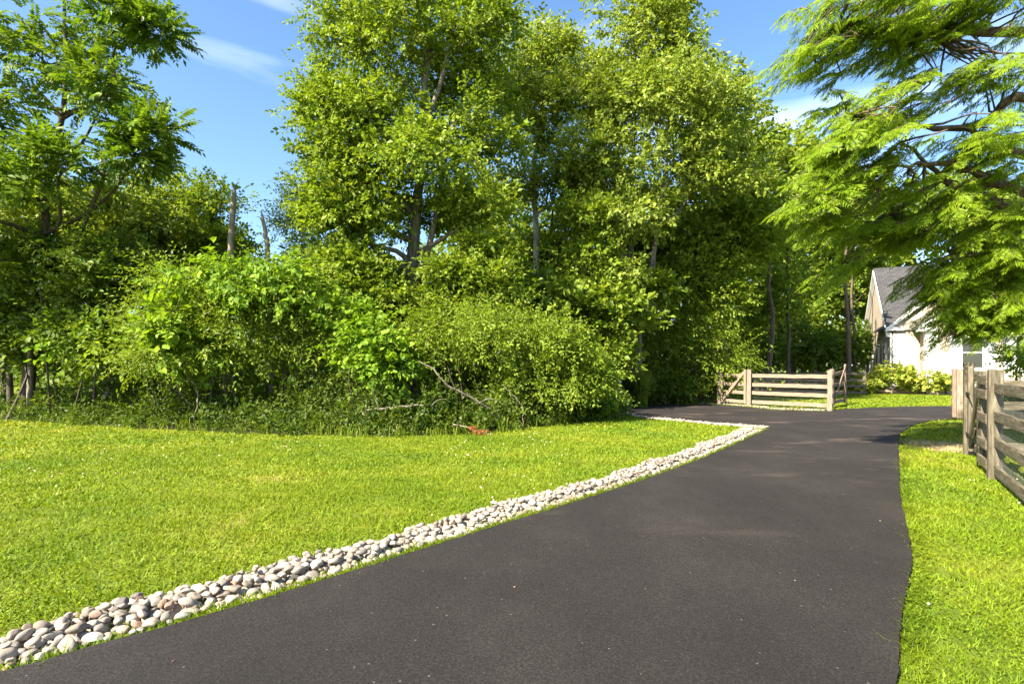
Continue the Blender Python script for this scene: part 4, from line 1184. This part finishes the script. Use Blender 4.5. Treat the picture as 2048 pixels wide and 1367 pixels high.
# bare standing trunks seen between the leaves in the shade by the gate
for k, (x0, x1, y1, Z, rr, mt, lab) in enumerate([(1694, 1690, 470, 34, 0.17, 'bark_red', 'sunlit orange-brown trunk, thicker of the two beside the house'), (1706, 1704, 480, 36, 0.12, 'bark_red', 'sunlit thinner orange trunk just right of the thick one beside the house'), (58, 66, 540, 16.0, 0.085, 'bark', 'sunlit slim trunk foot at the left end of the hedgerow'), (20, 12, 540, 16.6, 0.09, 'bark_dark', 'dark trunk foot beside the sunlit one at the left frame edge'), (1575, 1572, 430, 31, 0.12, 'bark_dark', 'thin dark trunk seen over the middle of the tan fence'),
                                              (1444, 1438, 450, 27, 0.15, 'bark_red', 'reddish sunlit trunk above the small tan gate'), (1106, 1102, 420, 25, 0.12, 'bark_dark', 'thin dark trunk just right of the slim pale trunk'), (1215, 1222, 440, 24, 0.12, 'bark_pale', 'pale short trunk between the slim tree and the multi-stemmed tree')]):
    a = Acc(); pts = tp((x0, None, Z), (x0 + 3, 690, Z), (x1, (y1 + 690) / 2, Z), (x1 + 4, y1, Z)); s = spline(pts, 16); s[1:, 0] += 0.09 * np.sin(np.linspace(0, 4 + 0.4 * k, 15) + k) * np.linspace(0.3, 1, 15); s[1:-1] += np.random.default_rng(k).normal(0, 0.02, (14, 3))
    a.tube(s, np.linspace(rr * 1.0, rr * 0.35, 16), 8)
    o = empty('leafless_tree', (pts[0][0], pts[0][1], 0)); tag(o, lab, 'tree', 'bare trunks in the woods')
    link('stem', a.mesh('stem', M[mt], True), o)
    for q in range(3):
        a2 = Acc(); i = 9 + 2 * q; e = s[i] + np.array([(-1) ** q * 1.1, 0.2, 0.7]); a2.tube(curve_to(s[i], e, np.random.default_rng(k * 5 + q), 0.3, 6), np.linspace(rr * 0.22, 0.008, 6), 5)
        link('branch', a2.mesh('branch', M[mt], True), o)

# dead snags
for k, (pts, ra, rb, lab) in enumerate([(tp((448, None, 18), (458, 560, 18), (463, 460, 18), (470, 373, 18)), 0.14, 0.07, 'taller broken dead trunk standing bare against the sky'), (tp((545, None, 18.5), (536, 520, 18.5), (531, 470, 18.5), (523, 424, 18.5)), 0.11, 0.05, 'shorter dead trunk leaning against the sky right of the taller one')]):
    a = Acc(); s = spline(pts, 18); r = np.random.default_rng(70 + k); s[1:-1] += r.normal(0, 0.012, (16, 3))
    rad = np.linspace(ra, rb, 18); rad[-1] *= 0.45; rad[-2] *= 0.85
    a.tube(s, rad, 9)
    o = empty('dead_snag', (pts[0][0], pts[0][1], 0)); tag(o, lab, 'dead tree', 'dead snags')
    link('trunk', a.mesh('trunk', M['deadwood'], True), o)
    for q in range(3):
        i = 15 - q * 2; a2 = Acc(); e = s[i] + np.array([(-1) ** (q + k) * 0.16, 0.05, 0.12]); a2.tube([s[i], (s[i] + e) / 2 + [0, 0, 0.01], e], [0.025, 0.018, 0.008], 5)
        link('stub', a2.mesh('stub', M['deadwood'], True), o)

# ------------------------------------------------------------------ cypress on the right
def cypress():
    r = np.random.default_rng(90)
    base = np.array([10.6, 9.4, 0])
    root = empty('cypress_tree', base)
    tag(root, 'feathery light green conifer overhanging the drive and house from the right edge', 'tree')
    a = Acc(); s = spline([base + [0, 0, -0.1], base + [0.05, 0, 3], base + [-0.1, 0.1, 7], base + [0, 0, 12], base + [0, 0, 17]], 24)
    a.tube(s, np.linspace(0.42, 0.05, 24), 10); link('trunk', a.mesh('trunk', M['bark_red'], True), root)
    nodes = [np.concatenate([s, np.full((24, 1), 0.1)], 1)[4:]]
    def tr(z): return base + np.array([0, 0, z])
    limbs = [[tr(3.6)] + tp((2100, 425, 9.3), (1960, 398, 9.0), (1870, 345, 8.6), (1800, 285, 8.2)),
             [tr(3.9)] + tp((2060, 395, 9.0), (1950, 345, 8.7), (1880, 330, 8.4), (1790, 330, 8.0)),
             [tr(5.2)] + tp((2060, 195, 9.0), (1960, 245, 8.8), (1850, 250, 8.4), (1700, 230, 7.9)),
             [tr(7.0)] + tp((2000, 60, 9.0), (1850, 70, 8.6), (1680, 60, 8.2), (1590, 110, 8.0)),
             [tr(3.0)] + tp((2050, 490, 9.3), (1980, 490, 9.2), (1930, 500, 9.0), (1880, 520, 8.9)),
             [tr(2.6)] + tp((2050, 600, 9.5), (1970, 640, 9.3), (1900, 670, 9.2)),
             [tr(4.6)] + tp((1980, 290, 9.6), (1850, 380, 9.4), (1760, 440, 9.2), (1690, 520, 9.0)),
             [tr(9.0), tr(9.4) + [-2.5, -1.0, 0.3], tr(9.2) + [-5, -1.8, 0.2]], [tr(6.5), tr(6.8) + [-1.5, -2.2, 0.2], tr(6.6) + [-2.4, -3.8, 0]],
             [tr(5), tr(5.2) + [2, -1.5, 0.3], tr(5) + [4, -3, 0.1]], [tr(6), tr(6.3) + [2, 2, 0.3], tr(6) + [3.5, 3.5, 0.2]], [tr(8), tr(8.3) + [1, 2.5, 0.3], tr(8) + [0.5, 4.5, 0.2]]]
    for k, l in enumerate(limbs):
        sp = spline(l, 18); sp[2:-1] += r.normal(0, 0.03, (15, 3))
        rad = np.linspace(0.10 if k < 8 else 0.08, 0.018, 18)
        a = Acc(); a.tube(sp, rad, 7); link('limb', a.mesh('limb', M['bark_red'], True), root)
        nodes.append(np.concatenate([sp, rad[:, None]], 1)[3:])
    N = np.concatenate(nodes)
    # boughs: (x px, y px, Z, rx, ry, rd, number)
    spec = [(1700, 45, 8.2, 110, 40, 0.9, 40), (1900, 35, 8.6, 140, 45, 1.0, 48), (1640, 95, 8.0, 55, 30, 0.5, 10), (1850, -60, 8.6, 250, 50, 1.6, 40),
            (1760, 195, 7.9, 90, 30, 0.6, 18), (1950, 140, 8.3, 90, 28, 0.7, 20), (1700, 275, 7.8, 80, 45, 0.6, 24), (1655, 345, 8.0, 60, 50, 0.5, 20), (1770, 285, 8.2, 60, 40, 0.5, 10),
            (1950, 280, 8.3, 80, 32, 0.7, 16), (2020, 320, 8.6, 60, 40, 0.7, 10), (1890, 405, 8.7, 75, 28, 0.6, 16), (1990, 430, 8.7, 70, 35, 0.7, 14), (1800, 440, 8.9, 40, 20, 0.5, 6),
            (1955, 500, 9.1, 50, 32, 0.7, 20), (2030, 530, 9.1, 45, 45, 0.8, 22), (2005, 590, 9.2, 40, 28, 0.7, 18), (1690, 530, 9.0, 26, 30, 0.4, 6), (1725, 450, 9.0, 35, 30, 0.5, 7), (2035, 630, 9.2, 45, 30, 0.6, 14), (1965, 625, 9.1, 20, 14, 0.4, 4),
            (1665, 425, 8.4, 35, 30, 0.4, 6), (1800, 375, 8.6, 40, 30, 0.4, 7), (1900, 555, 9.1, 34, 24, 0.4, 11), (1925, 610, 9.2, 28, 20, 0.4, 8), (1850, 470, 8.9, 40, 20, 0.4, 6), (1870, 535, 9.0, 30, 20, 0.4, 8), (1915, 575, 9.3, 40, 30, 0.4, 9), (1970, 565, 9.3, 45, 35, 0.5, 13), (2005, 640, 9.2, 45, 22, 0.5, 10), (1945, 635, 9.3, 26, 20, 0.4, 7)]
    boughs = []
    for x, y, Z, rx, ry, rd, n in spec:
        c, rad = LP(x, y, Z, rx, ry, rd)
        d = r.normal(size=(n, 3)) * 0.55
        boughs.append(c + np.clip(d, -1.05, 1.05) * rad)
    # rest of the crown, outside the frame
    for c, rad, n in ((base + [-1, -2, 8.6], (2.4, 1.6, 1.0), 24), (base + [2, 0, 7.5], (2.5, 3, 3), 44), (base + [0, 0, 12], (2.5, 2.5, 3), 36), (base + [-1.6, -3.0, 6.6], (0.9, 1.0, 0.4), 14)):
        boughs.append(c + np.clip(r.normal(size=(n, 3)) * 0.55, -1, 1) * np.array(rad))
    B = np.concatenate(boughs)
    tw = Acc(); fol = Foliage()
    for b in B:
        j = int(np.argmin(np.linalg.norm(N[:, :3] - b, axis=1) + 0.5 * np.clip(b[2] - N[:, 2], 0, None)))
        st = N[j, :3]
        out_ = b - base; out_[2] = 0; out_ = norm(out_)
        d = norm(out_ + r.normal(0, 0.45, 3) * [1, 1, 0.2] + [0, 0, -0.22])
        L = r.uniform(0.5, 0.95)
        p0 = b - d * L * 0.5
        if np.linalg.norm(st - p0) < 2.2: tw.tube(curve_to(st, p0, r, 0.2, 5, 0.08), np.linspace(min(0.022, N[j, 3]), 0.008, 5), 4, False)
        n = int(L * 20)
        u = np.linspace(0.02, 1, n)
        pos = p0 + np.outer(u * L, d) + np.outer(-0.28 * u * u * L, [0, 0, 1.0]) + r.normal(0, 0.025, (n, 3))
        tw.tube(p0 + np.outer(np.linspace(0, 1, 4) * L, d) + np.outer(-0.28 * np.linspace(0, 1, 4) ** 2 * L, [0, 0, 1.0]), np.linspace(0.009, 0.004, 4), 3, False)
        side = norm(np.cross(d, [0, 0, 1.0]))
        sg = np.where(np.arange(n) % 2 == 0, 1, -1)
        dirn = d[None] * r.uniform(0.5, 1.0, (n, 1)) + side[None] * (sg * r.uniform(0.3, 0.95, n))[:, None] + np.array([0, 0, -0.30]) + r.normal(0, 0.12, (n, 3))
        nrm = np.array([0, 0, 1.0]) + r.normal(0, 0.25, (n, 3)) + out_ * 0.4
        fol.put('spray', pos, dirn, nrm, r.uniform(0.5, 0.95, n) * (1 - 0.35 * u), r)
    link('branches', tw.mesh('branches', M['bark_red'], True), root)['kind'] = 'stuff'
    link('crown', fol.acc.mesh('crown', M['leaf_cypress']), root)
cypress()

# ------------------------------------------------------------------ shrubs of the hedgerow
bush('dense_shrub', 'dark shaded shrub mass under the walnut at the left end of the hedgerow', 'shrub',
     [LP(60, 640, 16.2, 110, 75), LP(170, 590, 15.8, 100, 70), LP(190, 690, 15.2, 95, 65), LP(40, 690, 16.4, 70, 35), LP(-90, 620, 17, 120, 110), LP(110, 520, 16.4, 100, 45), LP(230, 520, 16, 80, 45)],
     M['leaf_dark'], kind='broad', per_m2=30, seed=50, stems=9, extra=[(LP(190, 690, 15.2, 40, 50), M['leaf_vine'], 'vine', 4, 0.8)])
bush('vine_covered_shrub', 'big domed shrub draped with bright heart-leaved vines, dark hollow beneath', 'shrub',
     [LP(330, 650, 14.6, 80, 70), LP(430, 600, 14.6, 100, 70), LP(560, 600, 14.8, 95, 75), LP(620, 670, 14.8, 65, 60), LP(490, 680, 14.3, 100, 50), LP(330, 715, 14.0, 65, 34, 0.8)],
     M['leaf_mid'], kind='narrow', per_m2=37, seed=51, stems=12, scale=1.1,
     extra=[(LP(455, 575, 14.3, 110, 45), M['leaf_vine'], 'vine', 26, 0.68), (LP(560, 600, 14.4, 110, 70), M['leaf_vine'], 'vine', 26, 0.68), (LP(345, 680, 13.9, 45, 60), M['leaf_vine'], 'vine', 5, 0.9)])
bush('hanging_vine', 'curtain of bright vine leaves hanging between the two big domed shrubs', 'vine',
     [LP(740, 700, 13.6, 55, 60, 0.6), LP(690, 650, 14.4, 60, 40, 0.8), LP(770, 740, 13.4, 30, 35, 0.4)], M['leaf_vine'], kind='vine', per_m2=30, per=14, scale=0.68, seed=52, stems=4)
bush('arching_shrub', 'broad rounded shrub with small leaves cascading to the grass near the middle', 'shrub',
     [LP(930, 700, 14.6, 100, 70), LP(1040, 680, 14.8, 110, 65), LP(1118, 718, 15.2, 78, 62), LP(1150, 768, 15.2, 52, 45), LP(1080, 770, 14.6, 90, 50), LP(880, 680, 15.2, 45, 50), LP(980, 640, 15.8, 90, 35), LP(1180, 760, 15.8, 22, 28, 0.4)],
     M['leaf_maple'], kind='small', per_m2=42, seed=53, stems=12, scale=1.05, droop=0.3)
bush('honeysuckle_shrub', 'arching shrub with long pale leafy wands behind the side branch of the driveway', 'shrub',
     [LP(1390, 690, 23.5, 80, 50), LP(1310, 710, 23.5, 75, 50), LP(1440, 720, 23.3, 45, 35, 1.0), LP(1290, 650, 24.5, 60, 40), LP(1360, 650, 24.3, 70, 40)],
     M['leaf_maple'], kind='narrow', per_m2=20, scale=1.4, cl_r=0.7, seed=54, stems=8, droop=0.2)
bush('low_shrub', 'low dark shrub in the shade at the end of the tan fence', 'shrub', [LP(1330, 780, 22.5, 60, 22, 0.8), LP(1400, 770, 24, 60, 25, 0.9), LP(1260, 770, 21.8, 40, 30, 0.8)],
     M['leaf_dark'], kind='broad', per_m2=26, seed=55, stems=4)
bush('understorey_shrub', 'sunlit leafy shrub at the foot of the thick grey trunk', 'shrub', [LP(770, 620, 16.3, 60, 40), LP(890, 625, 16.2, 60, 35), LP(700, 600, 16.4, 60, 45), LP(640, 555, 17.0, 50, 40), LP(705, 535, 16.6, 65, 42), LP(750, 560, 16.6, 26, 34), LP(915, 570, 16.4, 36, 36), LP(985, 575, 16.6, 65, 50), LP(970, 515, 17.2, 45, 40)],
     M['leaf_maple'], kind='broad', per_m2=22, seed=56, stems=6)
bush('understorey_shrub', 'shaded shrub between the broad rounded shrub and the multi-stemmed tree', 'shrub', [LP(1110, 610, 19.5, 80, 40), LP(1220, 640, 20, 70, 50), LP(1010, 600, 19, 70, 40), LP(1200, 720, 19.5, 60, 50), LP(1280, 600, 22, 70, 40)],
     M['leaf_mid'], kind='coarse', per_m2=15, seed=57, stems=6)
bush('understorey_shrub', 'dark shrub in the woods behind the fence enclosure', 'shrub', [LP(1520, 710, 35, 60, 28), LP(1600, 700, 36, 60, 30), LP(1660, 700, 37, 50, 32), LP(1720, 690, 40, 40, 40), LP(1460, 690, 33, 50, 40), LP(1560, 650, 38, 80, 35)],
     M['leaf_dark'], kind='coarse', per_m2=10, cl_r=0.8, seed=58, stems=6)
bush('hydrangea_shrub', 'wide leafy hydrangea shrub against the house wall', 'shrub', [LP(1738, 762, 32.4, 34, 16, 0.7), LP(1785, 752, 32.4, 36, 24, 0.8), LP(1828, 762, 32.0, 18, 14, 0.6), LP(1712, 774, 32.4, 16, 6, 0.5)],
     M['leaf_hydrangea'], kind='big', per_m2=26, scale=0.62, cl_r=0.28, per=10, seed=59, stems=4)
bush('round_shrub', 'small round green shrub in front of the white house wall', 'shrub', [LP(1886, 764, 31.2, 18, 15, 0.5)],
     M['leaf_hydrangea'], kind='big', per_m2=30, scale=0.6, cl_r=0.22, per=10, seed=60, stems=3)
bush('fence_shrub', 'leafy shrub behind the top board of the nearest fence', 'shrub', [LP(2040, 722, 12.5, 14, 20, 0.25), LP(2110, 735, 12.5, 24, 24, 0.4)],
     M['leaf_vine'], kind='broad', per_m2=10, seed=61, stems=4, scale=0.5, cl_r=0.2, per=8)
bush('dark_hedge', 'dark green hedge seen through the boards of the nearest fence', 'hedge', [LP(2060, 805, 13.5, 60, 28, 0.8), LP(2150, 800, 13.5, 80, 30, 0.8)], M['leaf_dark'], kind='small', per_m2=22, seed=62, stems=4)

# broad-leaved plant and ornamental grass at the foot of the shrubs
def blades(fol_acc, base, n, h, spread, w, r):
    for k in range(n):
        a = r.uniform(0, 6.28); l = h * r.uniform(0.6, 1.1); d = np.array([math.cos(a), math.sin(a), 0]) * spread * r.uniform(0.2, 1.0)
        b = base + np.array([r.normal(0, 0.07), r.normal(0, 0.07), 0])
        pts = [b, b + d * 0.3 + [0, 0, l * 0.55], b + d * 0.75 + [0, 0, l * 0.9], b + d * 1.3 + [0, 0, l * r.uniform(0.55, 0.95)]]
        s = np.cross(norm(d), [0, 0, 1.0]); V = []
        for p, ww in zip(pts, (0.8, 1, 0.7, 0.05)): V += [p - s * w * ww, p + s * w * ww]
        fol_acc.add(V, [[0, 1, 3, 2], [2, 3, 5, 4], [4, 5, 7, 6]])
r = np.random.default_rng(65)
og = empty('ornamental_grass', (*G(1285, 817), 0)); tag(og, 'tall clump of thin arching grass beside the side branch of the driveway', 'ornamental grass')
a = Acc(); blades(a, np.array([*G(1285, 815), 0]), 260, 1.5, 0.55, 0.011, r); link('blade_clump', a.mesh('blade_clump', M['tall_blade']), og)
pk = empty('broadleaf_plant', (*G(1205, 838), 0)); tag(pk, 'big-leaved weed with drooping pale green leaves at the foot of the arching shrub', 'plant')
a = Acc()
for k in range(5):
    top = np.array([*G(1205, 838), 0]) + [r.normal(0, 0.22), r.normal(0, 0.1), r.uniform(0.35, 0.8)]
    st = Acc(); st.tube(curve_to([*G(1205, 838), 0], top, r, 0, 5), np.linspace(0.012, 0.006, 5), 5); link('stem', st.mesh('stem', M['tall_blade'], True), pk)
    n = 11; pos = top + r.normal(0, 0.05, (n, 3)); az = r.uniform(0, 6.28, n)
    base_l = np.array([[0, 0, 0], [-0.22, 0.35, 0.05], [-0.18, 0.7, 0.0], [0, 1, -0.18], [0.18, 0.7, 0.0], [0.22, 0.35, 0.05]])
    V, Fc = place(base_l, np.array([[0, 1, 2], [0, 2, 3], [0, 3, 4], [0, 4, 5]]), pos, np.stack([np.cos(az), np.sin(az), r.uniform(-1.1, -0.1, n)], 1), np.tile([[0, 0, 1.0]], (n, 1)) + r.normal(0, 0.2, (n, 3)), r.uniform(0.24, 0.40, n))
    a.add(V, None, Fc)
link('leaf_cluster', a.mesh('leaf_cluster', M['leaf_vine']), pk)

# ------------------------------------------------------------------ fallen wood
def limb_thing(name, label, cat, pts, ra, rb, mat, subs=()):
    s = spline(pts, 18); r = np.random.default_rng(len(label)); s[1:-1] += r.normal(0, 0.015, (16, 3))
    o = empty(name, (pts[0][0], pts[0][1], 0)); tag(o, label, cat)
    a = Acc(); a.tube(s, np.linspace(ra, rb, 18), 8); link('stem', a.mesh('stem', mat, True), o)
    for sp, q in subs:
        a = Acc(); a.tube(spline(sp, 8), np.linspace(q, q * 0.4, 8), 5); link('branch', a.mesh('branch', mat, True), o)
    return o
limb_thing('fallen_log', 'long fallen limb leaning diagonally down out of the shrubs onto the grass edge', 'fallen limb',
           tp((1012, 846, 13.3), (975, 817, 13.0), (925, 787, 12.8), (895, 770, 12.7), (870, 742, 12.7), (838, 722, 12.8)), 0.034, 0.012, M['bark'],
           [(tp((912, 779, 12.75), (902, 757, 12.6), (897, 737, 12.5)), 0.014), (tp((958, 806, 12.9), (975, 797, 12.8), (990, 798, 12.7)), 0.012)])
limb_thing('fallen_branch', 'low curved bare branch lying along the weeds below the hanging vine', 'fallen branch',
           tp((722, 822, 12.5), (780, 814, 12.5), (830, 810, 12.5), (862, 812, 12.5), (885, 826, 12.6)), 0.030, 0.012, M['bark'],
           [(tp((732, 820, 12.5), (728, 835, 12.4), (722, 855, 12.3)), 0.012), (tp((757, 816, 12.5), (750, 795, 12.6), (745, 770, 12.7)), 0.010), (tp((862, 812, 12.5), (875, 800, 12.5), (893, 797, 12.5)), 0.011)])
limb_thing('pale_branch', 'short pale broken branch lying in the weeds at the lawn edge', 'fallen branch', tp((778, 876, 12.0), (790, 862, 12.1), (800, 850, 12.2), (812, 842, 12.3)), 0.035, 0.02, M['bark'])
limb_thing('dead_sapling', 'thin pale dead stem curving up through the dark shrub left of the middle', 'dead stem', tp((388, None, 13.4), (395, 780, 13.5), (380, 762, 13.5), (366, 742, 13.6)), 0.02, 0.008, M['bark'])
limb_thing('dead_sapling', 'thin pale dead stem curving under the broad rounded shrub', 'dead stem', tp((1045, None, 13.6), (1045, 815, 13.6), (1030, 795, 13.6), (1005, 768, 13.7)), 0.018, 0.007, M['bark'])
ob = empty('dried_bough', (*G(960, 872), 0)); tag(ob, 'dead conifer bough with bright rusty orange needles on the grass', 'dead bough')
a = Acc(); a.tube([(*G(905, 868), 0.22), (*G(935, 868), 0.16), (*G(965, 870), 0.06)], [0.02, 0.014, 0.006], 5); link('stem', a.mesh('stem', M['deadwood'], True), ob)
f2 = Foliage(); n = 24
pos = np.stack([np.linspace(*sorted((G(935, 868)[0], G(970, 871)[0])), n), G(950, 870)[1] + r.normal(0, 0.10, n), np.linspace(0.20, 0.03, n) + r.normal(0, 0.03, n)], 1)
f2.put('spray', pos, np.stack([r.uniform(-0.2, 1, n), r.normal(-0.2, 0.5, n), r.normal(0, 0.3, n)], 1), np.tile([[0, -0.3, 1.0]], (n, 1)) + r.normal(0, 0.3, (n, 3)), r.uniform(0.28, 0.5, n), r)
link('needles', f2.acc.mesh('needles', M['leaf_orange']), ob)

# ------------------------------------------------------------------ undergrowth along the hedgerow and the wood behind
r = np.random.default_rng(77)
LE = spline(np.array(lawn_edge), 300)
fol = Foliage()
n = 4200
i = r.integers(0, 300, n); dep = r.random(n) ** 0.9 * 2.8
pos = np.stack([LE[i, 0] * (1 + dep / 16) + r.normal(0, 0.1, n), LE[i, 1] + dep - 0.05 + 0.10 * np.sin(LE[i, 0] * 3), 0.0 + r.random(n) * (0.05 + (0.5 + 0.35 * ((LE[i, 0] > -6) & (LE[i, 0] < -1))) * np.clip(dep, 0, 1.3) * np.clip(value_noise(LE[i, 0] * 1.7, dep * 1.2, 8) - 0.2, 0, 1) * 2)], 1)
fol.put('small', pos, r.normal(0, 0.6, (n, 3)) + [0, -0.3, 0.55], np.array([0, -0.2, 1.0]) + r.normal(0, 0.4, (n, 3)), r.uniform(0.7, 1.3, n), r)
n = 900
i = r.integers(0, 300, n); dep = r.random(n) * 3.2 + 0.3
pos = np.stack([LE[i, 0] * (1 + dep / 16), LE[i, 1] + dep, 0.15 + 0.45 * r.random(n) * value_noise(LE[i, 0] * 0.8, dep, 18)], 1)
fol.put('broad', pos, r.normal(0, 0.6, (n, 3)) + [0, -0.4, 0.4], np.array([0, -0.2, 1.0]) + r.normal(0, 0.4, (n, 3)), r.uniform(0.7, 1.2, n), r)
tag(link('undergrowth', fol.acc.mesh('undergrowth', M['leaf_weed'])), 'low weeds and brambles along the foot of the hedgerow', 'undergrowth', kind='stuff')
a = Acc()
for k in range(130):
    j = r.integers(0, 300); b = np.array([LE[j, 0], LE[j, 1] + r.normal(0.05, 0.16), 0])
    blades(a, b, 9, r.uniform(0.08, 0.34), 0.14, 0.007, r)
tag(link('tall_grass', a.mesh('tall_grass', M['tall_blade'])), 'unmown tall grass along the edge of the hedgerow', 'grass', kind='stuff')

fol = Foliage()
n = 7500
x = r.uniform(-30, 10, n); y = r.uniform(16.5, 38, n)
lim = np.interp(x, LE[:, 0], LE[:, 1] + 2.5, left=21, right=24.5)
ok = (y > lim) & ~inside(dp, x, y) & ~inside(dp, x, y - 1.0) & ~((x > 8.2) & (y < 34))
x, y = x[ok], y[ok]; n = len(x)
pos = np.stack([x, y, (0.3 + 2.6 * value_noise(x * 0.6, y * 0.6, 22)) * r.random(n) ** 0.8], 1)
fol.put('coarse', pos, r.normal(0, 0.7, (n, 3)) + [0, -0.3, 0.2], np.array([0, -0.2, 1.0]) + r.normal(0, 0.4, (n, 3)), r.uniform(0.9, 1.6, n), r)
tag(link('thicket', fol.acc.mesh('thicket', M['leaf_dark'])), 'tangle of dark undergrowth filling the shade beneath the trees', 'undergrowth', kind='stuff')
fol = Foliage()
n = 8000
x = r.uniform(-62, 62, n); y = r.uniform(40, 58, n) + np.abs(x) * 0.1
top = 6.5 + 3.0 * value_noise(x * 0.22 + 30, y * 0.15, 12) + np.where(x > 4, 5.0, 0) + np.where(x < -24, 3, 0)
pos = np.stack([x, y, top * r.random(n) ** 1.1], 1)
fol.put('far', pos, r.normal(0, 0.7, (n, 3)) + [0, -0.5, 0], np.array([0, -0.2, 1.0]) + r.normal(0, 0.5, (n, 3)), r.uniform(1.2, 2.2, n), r)
tag(link('distant_woods', fol.acc.mesh('distant_woods', M['leaf_mid'])), 'dense dark green woodland closing the view behind everything', 'woods', kind='stuff')
